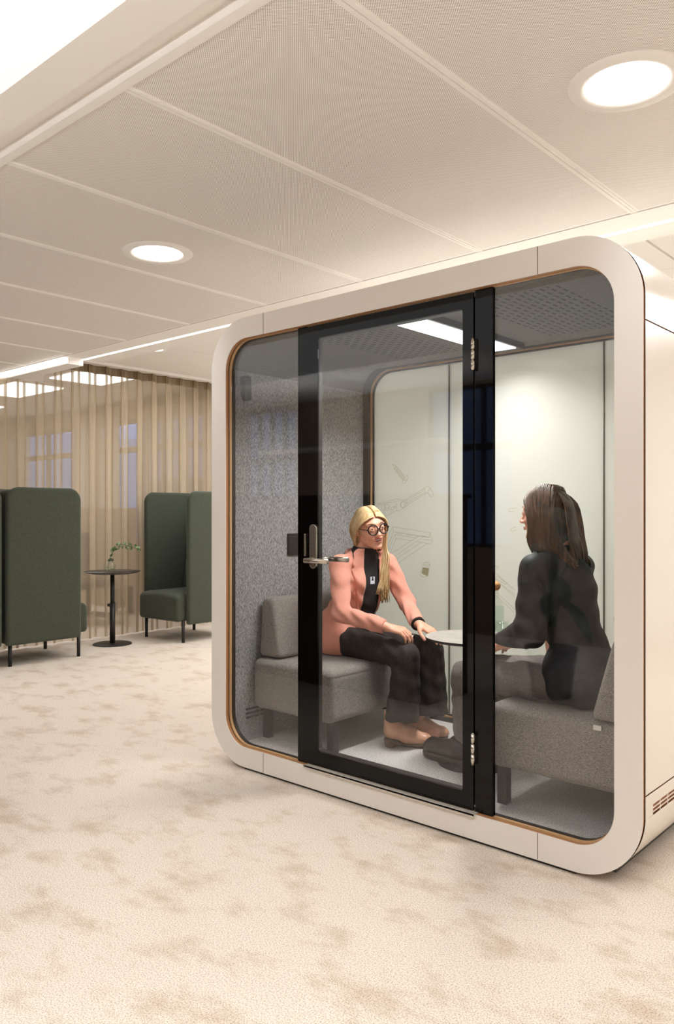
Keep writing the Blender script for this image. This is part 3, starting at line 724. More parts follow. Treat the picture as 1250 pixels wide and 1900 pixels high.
# hand tool with long handle
A_ += [scl([(655, 425), (715, 390), (745, 425), (780, 480), (790, 530), (760, 555), (735, 530), (715, 490), (680, 490), (655, 425)]),
       scl([(745, 425), (712, 460), (715, 490)]), scl([(735, 530), (785, 515)]), scl([(655, 430), (380, 595)]), scl([(662, 450), (395, 610)]), scl([(675, 478), (412, 635)]),
       scl([(700, 490), (425, 655)]), scl([(272, 575), (320, 590), (385, 590), (425, 640), (415, 675), (285, 752), (265, 735)]), scl([(272, 575), (0, 645)]), scl([(300, 600), (245, 615), (0, 658)]),
       scl(cir(358, 655, 30, 38)), scl(cir(362, 655, 40, 46)), scl([(245, 615), (275, 655), (262, 690), (280, 735)]), scl(cir(215, 710, 18, 26)), scl(cir(245, 690, 12, 14)),
       scl(cir(132, 680, 34, 26)), scl(cir(132, 705, 34, 34, 12, 0, 180)), scl([(98, 680), (98, 705)]), scl([(166, 680), (166, 705)]), scl(cir(90, 700, 26, 40)),
       scl([(95, 745), (118, 822), (275, 735)]), scl([(180, 710), (200, 775)]), scl([(118, 822), (80, 862)]), scl([(95, 760), (40, 795)]), scl([(105, 785), (55, 830)])]
ink(A_, panes[0]); A_ = []
# folding bracket
A_ += [scl([(100, 1240), (210, 968), (742, 1052), (775, 1160), (755, 1215), (560, 1180)]), scl([(742, 1052), (720, 1120), (660, 1100)]), scl([(742, 1075), (735, 1125), (680, 1110)]),
       scl([(225, 1035), (720, 1120)]), scl([(225, 1035), (115, 1320)]), scl([(248, 1075), (530, 1125)]), scl([(248, 1075), (130, 1355)]), scl([(265, 1130), (480, 1165)]), scl([(265, 1130), (170, 1370)]),
       scl([(210, 968), (225, 1035)]), scl([(248, 1075), (265, 1130)]), scl([(590, 1095), (175, 1360)]), scl([(660, 1100), (200, 1415)]), scl([(610, 1190), (215, 1460)]), scl([(700, 1205), (230, 1520)]),
       scl([(590, 1095), (660, 1100)]), scl([(640, 1145), (765, 1160)])]
A_ += [scl([(265, 1040), (285, 1060), (355, 1068), (365, 1055)]), scl([(390, 1065), (415, 1082), (490, 1090), (505, 1078)]), scl([(520, 1085), (545, 1105), (570, 1100)]), scl([(210, 1075), (180, 1165), (165, 1165)])]
ink(A_, panes[0]); A_ = []
# barrel
A_ += [scl(cir(693, 1490, 48, 22)), scl([(647, 1480), (625, 1560), (597, 1620), (610, 1660)]), scl([(742, 1500), (722, 1600), (710, 1670)]), scl(cir(662, 1640, 60, 34, 12, 0, 180)),
       scl([(632, 1545), (680, 1570), (728, 1555)]), scl([(610, 1600), (660, 1622), (715, 1605)]), scl([(645, 1515), (690, 1535), (735, 1525)])]
ink(A_, panes[0], [scl([(640, 1540), (725, 1552), (712, 1668), (620, 1625)])])
s2 = lambda p: scl(p, 4.31, 860, 880)
B_ = [s2([(420, 272), (370, 272), (356, 285), (365, 298), (405, 300)]), s2([(415, 422), (385, 430), (372, 443), (382, 455), (425, 445)]), s2([(845, 232), (858, 230), (870, 272), (862, 276), (852, 250)]),
      s2([(245, 780), (410, 930)]), s2([(245, 830), (270, 815), (345, 870), (330, 880), (250, 832)]), s2([(262, 850), (410, 985)]), s2([(275, 862), (410, 965)]), s2([(245, 960), (330, 1034), (400, 1105)]), s2([(262, 945), (430, 1100)]),
      s2(cir(262, 745, 18, 11)), s2([(245, 730), (275, 748)])]
ink(B_[0:1], panes[1]); ink(B_[1:2], panes[1]); ink(B_[2:3], panes[1]); ink(B_[3:9], panes[1]); ink(B_[9:], panes[1])
# fixed glass panes of the front
GY = 0.042
def fpane(name, x0, x1, m, y0, y1, z0=0.112, z1=2.116, parent=None):
    ins = inset(0.001); p = [q for q in ins if x0 - 1e-6 <= q[0] <= x1 + 1e-6]
    if x0 > -0.98: p += [(x0, z0), (x0, z1)]
    if x1 < 0.98: p += [(x1, z0), (x1, z1)]
    p = sorted(p, key=lambda q: math.atan2(q[1] - 1.1, q[0] - (x0 + x1) / 2)); k = len(p)
    mb = MB(); mb.add([(x, y0, z) for x, z in p] + [(x, y1, z) for x, z in p], [tuple(range(k)), tuple(range(2 * k - 1, k - 1, -1))] + [(i, k + i, k + (i + 1) % k, (i + 1) % k) for i in range(k)])
    return mb.build(name, m, parent or pod)
fpane('glass_pane', -0.99, -0.504, M['glass'], 0.030, 0.040)
MB().box(-0.500, -0.462, 0.041, 0.085, 0.112, 2.116).build('mullion_post', M['black_metal'], pod)
MB().box(-0.504, -0.4475, 0.022, 0.040, 0.112, 2.116).build('mullion', M['black_gloss'], pod)
fpane('glass_pane', 0.526, 1.003, M['glass'], 0.030, 0.040)
MB().box(0.4485, 0.526, 0.022, 0.040, 0.112, 2.116).build('mullion', M['black_gloss'], pod)
MB().box(0.450, 0.480, 0.041, 0.075, 0.112, 2.116).build('mullion_post', M['black_metal'], pod)
# door: black glass border, clear pane, threshold, lever handles, hinges
door = MB()
dx0, dx1, dz0, dz1 = -0.4435, 0.4445, 0.117, 2.110; gx0, gx1, gz0, gz1 = -0.374, 0.396, 0.178, 2.054
gout = [(dx0, dz0), (dx1, dz0), (dx1, dz1), (dx0, dz1)]
ring(door, rrect(dx0, dx1, dz0, dz1, 0.004, 4), rrect(gx0, gx1, gz0, gz1, 0.014, 4), 0.016, 0.024)
dr = child_of_child(door.build('door', M['black_gloss'], pod))
mb = MB(); ring(mb, rrect(dx0 + .01, dx1 - .01, dz0 + .01, dz1 - .01, .004, 4), rrect(gx0 - .010, gx1 + .004, gz0 + .006, gz1 - .004, .014, 4), 0.025, 0.058); mb.build('door_frame', M['black_metal'], dr)
MB().box(gx0 - .002, gx1 + .002, 0.0165, 0.0235, gz0 - .002, gz1 + .002).build('door_glass', M['glass'], dr)
def lever(y0, s, x0=-0.392):
    mb = MB()
    if s < 0: mb.tube([(x0, y0, 1.047), (x0, y0 - .055, 1.047)], 0.011, 16)
    else: mb.tube([(x0, y0, 1.047), (x0, y0 + .055, 1.047)], 0.011, 16)
    yy = y0 + s * .055
    mb.tube([(x0 - (.000 if s < 0 else .012), yy, 1.047), (x0 + (.138 if s < 0 else .112), yy, 1.047)], 0.0115, 20)
    return mb
mb = MB(); mb.box(-0.412, -0.372, 0.006, 0.016, 1.02, 1.19); mb.cyl((0, 0), 0.02, 0, 0.01, 24)
mb = MB(); pr = rrect(-0.417, -0.375, 1.008, 1.208, 0.0205, 8); k = len(pr)
mb.add([(x, 0.006, z) for x, z in pr] + [(x, 0.016, z) for x, z in pr], [tuple(range(k)), tuple(range(2 * k - 1, k - 1, -1))] + [(i, k + i, k + (i + 1) % k, (i + 1) % k) for i in range(k)])
mb.build('handle_plate', M['steel'], dr, bevel=0.001)
lever(0.006, -1).build('lever_handle', M['steel'], dr)
lever(0.062, 1).build('lever_handle', M['steel'], dr)
mb = MB().box(-0.4505, -0.4410, 0.005, 0.022, 1.063, 1.165); mb.build('strike_plate', M['steel'], pod, bevel=0.002)
for z in (1.87, 0.355):
    mb = MB()
    for q in range(3): mb.cyl((0.4465, 0.010), 0.0085, z - 0.059 + 0.0395 * q, z - 0.059 + 0.0395 * q + 0.0385, 16)
    mb.cyl((0.4465, 0.010), 0.0055, z - 0.062, z + 0.062, 16); mb.box(0.440, 0.453, 0.012, 0.0215, z - .055, z + .055)
    mb.build('hinge', M['chrome'], dr)
mb = MB().box(-0.436, 0.462, -0.012, 0.022, 0.107, 0.1125); mb.box(-0.436, 0.462, -0.012, -0.0095, 0.099, 0.1125); mb.build('threshold', M['satin'], pod)
mb = MB()
for x in (-0.85, 0.85):
    for y in (0.2, 1.0): mb.cyl((x, y), 0.03, 0.0, 0.03, 16)
mb.box(-0.86, 0.86, 0.012, 1.19, 0.0, 0.012)
mb.build('plinth', M['black'], pod)

# ------------------------------------------------------------------ sofas in the pod
def sofa(name, label, side):
    # side -1: against the left lining facing +x; side +1: against the right lining, facing -x
    xb = 1.015 * side; xf = (0.455 if side < 0 else 0.405) * side; y0, y1 = (0.19, 1.10) if side < 0 else (0.17, 1.08)
    t = thing(name, ((xb + xf) / 2, (y0 + y1) / 2, FZ), label, 'sofa', 'grey upholstered sofas')
    F = Field((min(xb, xf) - .03, y0 - .03, 0.20), (max(xb, xf) + .03, y1 + .03, 0.56), 0.006)
    cx, cyy = (xb + xf) / 2, (y0 + y1) / 2; hx, hy = abs(xb - xf) / 2, (y1 - y0) / 2
    def f(x, y, z):
        tp = 0.500 + 0.012 * (1 - ((x - cx) / hx) ** 2) * (1 - ((y - cyy) / hy) ** 2)
        r = 0.034; qx = np.abs(x - cx) - (hx - r - 0.006); qy = np.abs(y - cyy) - (hy - r - 0.006)
        hz = (tp - 0.245) / 2; qz = np.abs(z - (tp + 0.245) / 2) - (hz - r)
        d = np.sqrt(np.maximum(qx, 0) ** 2 + np.maximum(qy, 0) ** 2 + np.maximum(qz, 0) ** 2) + np.minimum(np.maximum(qx, np.maximum(qy, qz)), 0) - r
        return d + 0.0035 * np.exp(-((z - 0.462) / 0.0035) ** 2)
    F.D = f(*F.grid()).astype(np.float32); F.build('seat', M['grey_fabric'], t)
    # wedge back cushion
    zb, zt2 = 0.507, 0.815; w0, w1 = (0.165, 0.085)
    yy0, yy1 = (0.24, 1.06) if side < 0 else (0.16, 1.05)
    F = Field((min(xb, xb - side * .2) - .03, yy0 - .03, zb - .03), (max(xb, xb - side * .2) + .03, yy1 + .03, zt2 + .04), 0.006)
    def g(x, y, z):
        u = np.clip((z - zb) / (zt2 - zb), -0.2, 1.2); hw = (w0 + (w1 - w0) * u) / 2; cx_ = xb - side * (hw + 0.006); r = 0.026
        cy_ = (yy0 + yy1) / 2; hy_ = (yy1 - yy0) / 2 - 0.018 * u
        qx = np.abs(x - cx_) - (hw - r); qy = np.abs(y - cy_) - (hy_ - r); qz = np.abs(z - (zb + zt2) / 2) - ((zt2 - zb) / 2 - r)
        d = np.sqrt(np.maximum(qx, 0) ** 2 + np.maximum(qy, 0) ** 2 + np.maximum(qz, 0) ** 2) + np.minimum(np.maximum(qx, np.maximum(qy, qz)), 0) - r
        return d * 0.95 + 0.003 * np.exp(-((z - (zt2 - .022)) / 0.003) ** 2)
    F.D = g(*F.grid()).astype(np.float32); F.build('back_cushion', M['grey_fabric'], t)
    for x in (xf - side * -0.045, xb - side * 0.06):
        for y in (y0 + 0.07, y1 - 0.07):
            MB().box(x - .02, x + .02, y - .02, y + .02, FZ, 0.262).build('leg', M['black_metal'], t)
    if side > 0:
        o = MB().box(0.855, 0.885, y0 + 0.002, y0 + 0.006, 0.470, 0.488).build('fabric_tag', M['tag'], t); o['label'] = 'small white fabric tag'
    return t
sofa('sofa', 'low grey sofa against the left felt wall of the pod', -1)
sofa('sofa', 'low grey sofa at the right end of the pod with a white tag', 1)

# ------------------------------------------------------------------ table in the pod with carafe and glass
TX, TY, TZ = 0.084, 0.600, 0.680
t = thing('round_table', (TX, TY, FZ), 'small round table with light grey top between the two seated people', 'table')
mb = MB().lathe((TX, TY, TZ), [(0.205, -0.016), (0.222, -0.008)], 64, 1, cap=True); mb.lathe((TX, TY, TZ), [(0.222, -0.008), (0.228, -0.002), (0.227, 0.0)], 64, 1, cap=False); mb.cyl((TX, TY), 0.227, TZ - .001, TZ, 64, 0)
mb.build('table_top', [M['table_top'], M['table_edge']], t)
MB().cyl((TX, TY), 0.025, FZ + .008, TZ - 0.016, 24).build('column', M['black_metal'], t)
MB().lathe((TX, TY, FZ), [(0.17, 0), (0.17, 0.006), (0.03, 0.012)], 40).build('base', M['black_metal'], t)
cx, cy_ = 0.128, 0.720
t = thing('carafe', (cx, cy_, TZ), 'tall clear glass carafe with a wooden ball stopper on the round table', 'carafe')
MB().lathe((cx, cy_, TZ), [(0.030, 0.0005), (0.040, 0.012), (0.042, 0.05), (0.041, 0.12), (0.036, 0.148), (0.018, 0.178), (0.015, 0.195), (0.016, 0.212)], 32, cap=False).build('carafe_glass', M['glassware'], t)
MB().lathe((cx, cy_, TZ), [(0.027, 0.004), (0.037, 0.014), (0.039, 0.05), (0.039, 0.136)], 32).build('water', M['water'], t)
MB().ell((cx, cy_, TZ + 0.232), (0.024, 0.024, 0.024), 14).build('ball_stopper', M['wood_ball'], t)
gx, gy = 0.178, 0.690
t = thing('drinking_glass', (gx, gy, TZ), 'short clear drinking glass beside the carafe', 'glass')
MB().lathe((gx, gy, TZ), [(0.030, 0.0005), (0.032, 0.01), (0.034, 0.07), (0.0325, 0.07), (0.030, 0.012), (0.0, 0.010)], 28, cap=False).build('glass_wall', M['glassware'], t)

# ------------------------------------------------------------------ green high-back chairs
def slab(lo, hi, r, rt, h=0.008, name='', m=None, par=None):
    """upholstered panel: rounded in outline (radius rt at the top) with soft edges r"""
    F = Field((lo[0] - .02, lo[1] - .02, lo[2] - .02), (hi[0] + .02, hi[1] + .02, hi[2] + .02), h)
    c = [(a + b) / 2 for a, b in zip(lo, hi)]; hh = [(b - a) / 2 for a, b in zip(lo, hi)]
    def f(x, y, z):
        # 2D rounded rect in x-z, radius rt on top corners only
        rr = np.where(z > c[2], rt, 0.02); ax = np.abs(x - c[0]) - hh[0] + rr; az = np.abs(z - c[2]) - hh[2] + rr
        d2 = np.sqrt(np.maximum(ax, 0) ** 2 + np.maximum(az, 0) ** 2) + np.minimum(np.maximum(ax, az), 0) - rr
        w0 = d2 + r; w1 = np.abs(y - c[1]) - hh[1] + r
        return np.sqrt(np.maximum(w0, 0) ** 2 + np.maximum(w1, 0) ** 2) + np.minimum(np.maximum(w0, w1), 0) - r
    F.D = f(*F.grid()).astype(np.float32); return F.build(name, m, par)
def high_chair(label):
    t = bpy.data.objects.new('high_back_chair', None); COL.objects.link(t); tagit(t, label, 'armchair', 'green high-back chairs'); WORLD[t.name] = Matrix.Identity(4)
    for s in (-1, 1): slab((-0.335, s * 0.335 - .028, 0.175), (0.335, s * 0.335 + .028, 1.472), 0.026, 0.11, name='side_wing', m=M['green_fabric'], par=t)
    slab((-0.325, -0.30, 0.185), (-0.265, 0.30, 1.455), 0.022, 0.05, name='back_panel', m=M['green_fabric'], par=t)
    # slanted back cushion
    F = Field((-0.30, -0.32, 0.42), (0.0, 0.32, 1.30), 0.009)
    def f(x, y, z):
        cx = -0.175 - 0.13 * (z - 0.5); qx = np.abs(x - cx) - 0.03; qy = np.abs(y) - 0.26; qz = np.abs(z - 0.84) - 0.36
        return np.sqrt(np.maximum(qx, 0) ** 2 + np.maximum(qy, 0) ** 2 + np.maximum(qz, 0) ** 2) + np.minimum(np.maximum(qx, np.maximum(qy, qz)), 0) - 0.03
    F.D = f(*F.grid()).astype(np.float32); F.build('backrest', M['green_fabric'], t)
    F = Field((-0.30, -0.34, 0.18), (0.46, 0.34, 0.52), 0.008)
    def f(x, y, z):
        tp = 0.468 + 0.02 * (1 - (y / 0.31) ** 2) - 0.02 * np.clip((x - 0.3) / 0.13, 0, 1) ** 2; r = 0.035
        qx = np.abs(x - 0.075) - (0.36 - r); qy = np.abs(y) - (0.302 - r); qz = np.abs(z - (tp + 0.205) / 2) - ((tp - 0.205) / 2 - r)
        return np.sqrt(np.maximum(qx, 0) ** 2 + np.maximum(qy, 0) ** 2 + np.maximum(qz, 0) ** 2) + np.minimum(np.maximum(qx, np.maximum(qy, qz)), 0) - r + 0.003 * np.exp(-((z - 0.43) / 0.004) ** 2)
    F.D = f(*F.grid()).astype(np.float32); F.build('seat', M['green_fabric'], t)
    for x in (-0.275, 0.345):
        for y in (-0.29, 0.29):
            MB().tube([(x, y, 0.215), (x, y, 0.0)], [0.0165, 0.0155], 16).build('leg', M['black_metal'], t)
    return t
def copy_thing(o, label):
    c = o.copy(); COL.objects.link(c); c['label'] = label
    for ch in list(o.children):
        k = ch.copy(); COL.objects.link(k); k.parent = c; k.matrix_parent_inverse = Matrix.Identity(4)
    return c
ch = high_chair('tall green high-back chair left of the small black side table, its side towards us')
for k in ch.children: k.matrix_parent_inverse = Matrix.Identity(4)
ch.location = (-4.545, 0.755, 0); ch.rotation_euler = (0, 0, PI / 2)
c2 = copy_thing(ch, 'green high-back chair cut off by the left edge of the photo'); c2.location = (-4.545, 0.050, 0); c2.rotation_euler = (0, 0, -PI / 2)
c3 = copy_thing(ch, 'green high-back chair with its empty seat showing, between the side table and the pod'); c3.location = (-4.455, 2.495, 0); c3.rotation_euler = (0, 0, -PI / 2 + 0.03)

# side table, vase, sprig
sx_, sy_ = -4.60, 1.66
t = thing('side_table', (sx_, sy_, 0), 'small round black pedestal table between the green chairs', 'side table')
MB().lathe((sx_, sy_, 0.700), [(0.20, -0.022), (0.245, -0.012), (0.264, -0.003), (0.262, 0.0)], 56).build('table_top', M['dark_top'], t)
MB().cyl((sx_, sy_), 0.020, 0.33, 0.680, 24).build('upper_pole', M['black_metal'], t)
MB().cyl((sx_, sy_), 0.0255, 0.01, 0.40, 24).build('lower_pole', M['black_metal'], t)
R_ = (0.7473, 0.6645)
MB().tube([(sx_ - R_[0] * .02, sy_ - R_[1] * .02, 0.375), (sx_ - R_[0] * .045, sy_ - R_[1] * .045, 0.375)], 0.014, 16).build('clamp_knob', M['black_metal'], t)
MB().lathe((sx_, sy_, 0), [(0.182, 0.0), (0.182, 0.006), (0.176, 0.009), (0.03, 0.012)], 56).build('base_plate', M['black_metal'], t)
vx, vy = sx_ - R_[0] * .025, sy_ - R_[1] * .025
t = thing('vase', (vx, vy, 0.70), 'small faceted clear glass vase on the black side table', 'vase')
mb = MB(); mb.lathe((vx, vy, 0.70), [(0.052, 0.001), (0.058, 0.010), (0.058, 0.062), (0.040, 0.084), (0.022, 0.092), (0.020, 0.108)], 8, cap=False); o = mb.build('vase_glass', M['glassware'], t)
MB().lathe((vx, vy, 0.70), [(0.048, 0.008), (0.050, 0.040)], 8).build('water', M['water'], t)
t = thing('eucalyptus_sprig', (vx, vy, 0.712), 'arching eucalyptus sprig with round leaves standing in the glass vase', 'eucalyptus sprig')
path = []
for i in range(15):
    s = i / 14; a = 0.03 + 0.245 * s ** 1.1; z = 0.712 + 0.25 * math.sin(min(s * 1.35, 1.0) * PI / 2) - 0.05 * max(0, s - .6) / .4 * (s)
    path.append(Vector((vx - .03 * (1 - s) + R_[0] * a * s, vy + R_[1] * a * s, z)))
MB().tube(path, [0.0022] * 15, 6).build('stem', M['stem'], t)
def leafdisc(mb, c, r, nrm, elong=1.15, mi=0):
    nrm = Vector(nrm).normalized(); u = nrm.orthogonal().normalized(); w_ = nrm.cross(u); pts = []
    for i in range(10):
        a = 2 * PI * i / 10; pts.append(Vector(c) + u * math.cos(a) * r * elong + w_ * math.sin(a) * r + nrm * (0.10 * r * math.cos(2 * a)))
    mb.add([Vector(c) - nrm * .0005] + pts, [(0, i + 1, (i + 1) % 10 + 1) for i in range(10)], mi, True)
lv = random.Random(5)
for i in range(3, 15):
    for s in (-1, 1):
        c = path[i] + Vector((lv.uniform(-.012, .012), lv.uniform(-.012, .012), s * lv.uniform(.006, .02)))
        mb = MB(); leafdisc(mb, c, lv.uniform(.015, .023) * (1.15 - 0.3 * i / 14), (lv.uniform(-1, 1), lv.uniform(-1.4, -.2), lv.uniform(-.6, 1))); mb.build('leaf', M['leaf'], t)

# behind the camera: divider, plant (both show as reflections in the glazing)
t = thing('room_divider', (-2.0, -1.85, 0), 'dark brown divider cabinet reflected in the pod glass', 'cabinet')
MB().box(-3.3, -0.92, -2.1, -1.61, 0.0, 1.36).build('cabinet_body', M['dark_wood'], t, bevel=.004)
MB().box(-3.32, -0.90, -2.12, -1.59, 1.36, 1.39).build('cabinet_top', M['dark_wood'], t)
def plant(px, py, label, s=1.0, seed=3):
    r = random.Random(seed); t = thing('potted_plant', (px, py, 0), label, 'potted plant')
    MB().lathe((px, py, 0), [(0.13, 0), (0.17, 0.30), (0.18, 0.34), (0.165, 0.34), (0.15, 0.30)], 28, cap=True).build('pot', M['dark_wood'], t)
    st = MB(); lf = MB()
    for i in range(16):
        a = r.uniform(0, 2 * PI); h = r.uniform(0.65, 1.40) * s; rad = r.uniform(.05, .2)
        p = [Vector((px, py, .3)), Vector((px + math.cos(a) * rad * .35, py + math.sin(a) * rad * .35, .3 + h * .5)), Vector((px + math.cos(a) * rad, py + math.sin(a) * rad, h))]
        st.tube(p, [.009, .007, .004], 6)
        L = r.uniform(.22, .36); w_ = L * .24; d = Vector((math.cos(a), math.sin(a), r.uniform(-.9, .35))).normalized(); sd = Vector((-math.sin(a), math.cos(a), 0)); V = []; F = []
        for j in range(7):
            q = j / 6; ww = w_ * math.sin(PI * min(1, q * .93 + .07)) ** .8; c = p[2] + d * L * q + Vector((0, 0, -.12 * q * q)); V += [c - sd * ww, c + Vector((0, 0, -.02 * math.sin(PI * q))), c + sd * ww]
        for j in range(6):
            for e in (0, 1): F.append((3 * j + e, 3 * j + e + 1, 3 * j + e + 4, 3 * j + e + 3))
        lf.add(V, F, 0, True)
    st.build('stems', M['stem'], t); o = lf.build('leaves', M['plant'], t)
plant(-0.45, -2.38, 'leafy green potted plant reflected in the right glass pane of the pod')

# ------------------------------------------------------------------ people
def V3(*a): return np.array(a, float)
def unit(a): a = np.array(a, float); return a / np.linalg.norm(a)
class Head:
    def __init__(s, c, fwd, up, sc=1.0):
        s.c = np.array(c, float); s.f = unit(fwd); s.r = unit(np.cross(s.f, up)); s.u = np.cross(s.r, s.f); s.s = sc
        s.R = np.stack([s.r, s.f, s.u], 1)
    def p(s, x, y, z): return s.c + s.R @ (np.array((x, y, z)) * s.s)
    def loc(s, P): return ((np.array(P) - s.c) @ s.R) / s.s
def head_fields(F, H, smile=True, neck=None):
    k = H.s
    def E(c, r, kk, op='u'): F.ell(H.p(*c), [q * k for q in r], kk, op, H.R)
    def C(a, b, ra, rb, kk, op='u'): F.cone(H.p(*a), H.p(*b), ra * k, rb * k, kk, op)
    E((0, -0.014, 0.028), (0.073, 0.092, 0.080), 0.01)
    E((0, 0.026, -0.008), (0.057, 0.064, 0.080), 0.02)
    E((0, 0.034, -0.060), (0.042, 0.046, 0.034), 0.02)
    E((0, 0.074, -0.090), (0.017, 0.015, 0.014), 0.016)
    for sd in (-1, 1):
        E((sd * 0.034, 0.058, -0.024), (0.021, 0.020, 0.020), 0.014)
        C((sd * 0.048, -0.005, -0.048), (sd * 0.016, 0.064, -0.090), 0.014, 0.011, 0.02)
        C((sd * 0.012, 0.080, 0.034), (sd * 0.044, 0.068, 0.030), 0.010, 0.009, 0.012)
        E((sd * 0.031, 0.094, 0.010), (0.017, 0.018, 0.011), 0.008, 's')
        E((sd * 0.031, 0.0745, 0.009), (0.0165, 0.0140, 0.0140), 0.005)
        E((sd * 0.031, 0.0920, 0.0085), (0.0120, 0.0105, 0.0040 if smile else 0.0048), 0.0015, 's')
        E((sd * 0.0115, 0.097, -0.026), (0.0075, 0.009, 0.007), 0.005)
        E((sd * 0.074, -0.008, -0.004), (0.007, 0.017, 0.029), 0.006)
        E((sd * 0.081, -0.004, 0.000), (0.004, 0.010, 0.018), 0.003, 's')
    C((0, 0.082, 0.018), (0, 0.105, -0.020), 0.0070, 0.0095, 0.010)
    E((0, 0.106, -0.022), (0.0095, 0.0085, 0.0085), 0.006)
    # lips: an arc turned up at the corners
    n = 6; w = 0.027 if smile else 0.022
    for up_ in (1, -1):
        pr = None
        for i in range(n + 1):
            x = -w + 2 * w * i / n; q = (x / w) ** 2; op = (0.0062 if up_ > 0 else 0.0085) if smile else 0.0035
            z = -0.053 + up_ * op * (1 - q) + (0.010 * q if smile else 0.002 * q); y = 0.0935 - 0.018 * q
            if pr is not None: C(pr, (x, y, z), 0.0042, 0.0042, 0.003)
            pr = (x, y, z)
    if smile: E((0, 0.098, -0.0545), (0.021, 0.016, 0.0058), 0.002, 's')
    if neck is not None: F.cone(H.p(0, -0.020, -0.050), neck, 0.044 * k, 0.050, 0.02)
def head_region(H, smile=True):
    def fn(P):
        L = H.loc(P); x, y, z = L[:, 0], L[:, 1], L[:, 2]; q = (x / 0.028) ** 2
        zc = -0.0535 + (0.010 * q if smile else 0.002 * q)
        w = 0.027 if smile else 0.022; d = np.full(len(x), 1.0)
        near = (np.abs(x) < 0.04) & (y > 0.06) & (z > -0.08) & (z < -0.025)
        for up_ in (1, -1):
            for i in range(25):
                X = -w + 2 * w * i / 24; Q = (X / w) ** 2; op = (0.0062 if up_ > 0 else 0.0085) if smile else 0.0035
                Z = -0.053 + up_ * op * (1 - Q) + (0.010 * Q if smile else 0.002 * Q); Y = 0.0935 - 0.018 * Q
                d[near] = np.minimum(d[near], np.sqrt((x[near] - X) ** 2 + (y[near] - Y) ** 2 + (z[near] - Z) ** 2))
        lip = (d < 0.0046) & (np.abs(x) < 0.0215)
        mouth = (np.abs(x) < 0.0195) & (y > 0.07) & (y < 0.0915 - 0.015 * q) & (np.abs(z - zc) < 0.0085) & smile
        return np.where(mouth, 2, np.where(lip, 1, 0))
    return fn
def hand(F, wrist, fd, pn, sc=1.0, curl=0.5, thumb_side=1, k=0.0022):
    """fd: towards the fingers, pn: out of the back of the hand, thumb_side: +1 / -1 along fd x pn"""
    fd = unit(fd); pn = unit(pn - fd * np.dot(pn, fd)); sd = np.cross(fd, pn) * thumb_side; w = np.array(wrist, float)
    P = lambda a, b, c: w + (fd * a + sd * b + pn * c) * sc
    tips = []
    F.cone(P(-0.02, 0, 0), P(0.015, 0, 0), 0.022 * sc, 0.022 * sc, 0.01)
    offs = [0.027, 0.009, -0.009, -0.026]; lens = [(0.036, 0.022, 0.017), (0.040, 0.025, 0.018), (0.037, 0.023, 0.018), (0.029, 0.018, 0.016)]; base = [0.082, 0.085, 0.081, 0.074]
    for o, L, b in zip(offs, lens, base):
        F.cone(P(0.012, o * 0.55, 0), P(b, o, 0.002), 0.0135 * sc, 0.0100 * sc, 0.009)
        a = P(b, o, 0.002); ang = 0.25 * curl; r = 0.0088
        for i, l in enumerate(L):
            ang += curl * (0.55 if i == 0 else 0.75); d = fd * math.cos(ang) - pn * math.sin(ang) + sd * (o * 1.6); e = a + d * l * sc
            F.cone(a, e, r * sc, (r - 0.0010) * sc, k); r -= 0.0010; a = e
        tips.append((a, d, r))
    a = P(0.020, 0.022, -0.004); d1 = unit(fd * 0.75 + sd * 0.75 - pn * 0.25); b_ = a + d1 * 0.036 * sc; F.cone(a, b_, 0.0145 * sc, 0.0110 * sc, 0.008)
    d2 = unit(fd * 0.95 + sd * 0.35 - pn * 0.35); c = b_ + d2 * 0.028 * sc; F.cone(b_, c, 0.0105 * sc, 0.0092 * sc, k)
    d3 = unit(fd * 1.0 + sd * 0.08 - pn * 0.4); e = c + d3 * 0.022 * sc; F.cone(c, e, 0.0092 * sc, 0.0078 * sc, k); tips.append((e, d3, 0.0078))
    return P, tips
def strands(mb, paths, r=0.0022, n=4):
    for p in paths: mb.tube(p, [r * (0.7 + 0.6 * math.sin(PI * min(1, 0.12 + 0.8 * i / (len(p) - 1)))) * (0.35 if i == len(p) - 1 else 1) for i in range(len(p))], n)
def bez(ctrl, n):   # Catmull-Rom through control points
    C_ = [np.array(c, float) for c in ctrl]; C_ = [2 * C_[0] - C_[1]] + C_ + [2 * C_[-1] - C_[-2]]; out = []; m = len(C_) - 3
    for i in range(n + 1):
        t = i / n * m; j = min(int(t), m - 1); t -= j; a, b, c, d = C_[j:j + 4]
        out.append(0.5 * (2 * b + (c - a) * t + (2 * a - 5 * b + 4 * c - d) * t * t + (-a + 3 * b - 3 * c + d) * t ** 3))
    return out
def eyes(H, root, gaze):
    for sd in (-1, 1):
        c = H.p(sd * 0.031, 0.0735, 0.009); g = unit(np.array(gaze)); mb = MB(); mb.ell(c, (0.0122 * H.s,) * 3, 12, 0)
        u = unit(np.cross(g, (0, 0, 1))); w_ = np.cross(u, g); r0 = 0.0122 * H.s
        mb.ell(c + g * r0 * 0.66, (0.0054 * H.s,) * 3, 10, 1)
        mb.build('eye', [M['eye_white'], M['iris']], root)
        mb = MB()   # brow
        br = [H.p(sd * (0.014 + 0.036 * q / 11), 0.0895 - 0.020 * (q / 11) ** 2, 0.034 + 0.008 * math.sin(PI * q / 11 * .85) - 0.004 * q / 11) for q in range(12)]
        mb.tube(br, [0.0008 + 0.0020 * math.sin(PI * (0.12 + 0.85 * q / 11)) for q in range(12)], 6)
        mb.build('eyebrow', M['brow'], root)

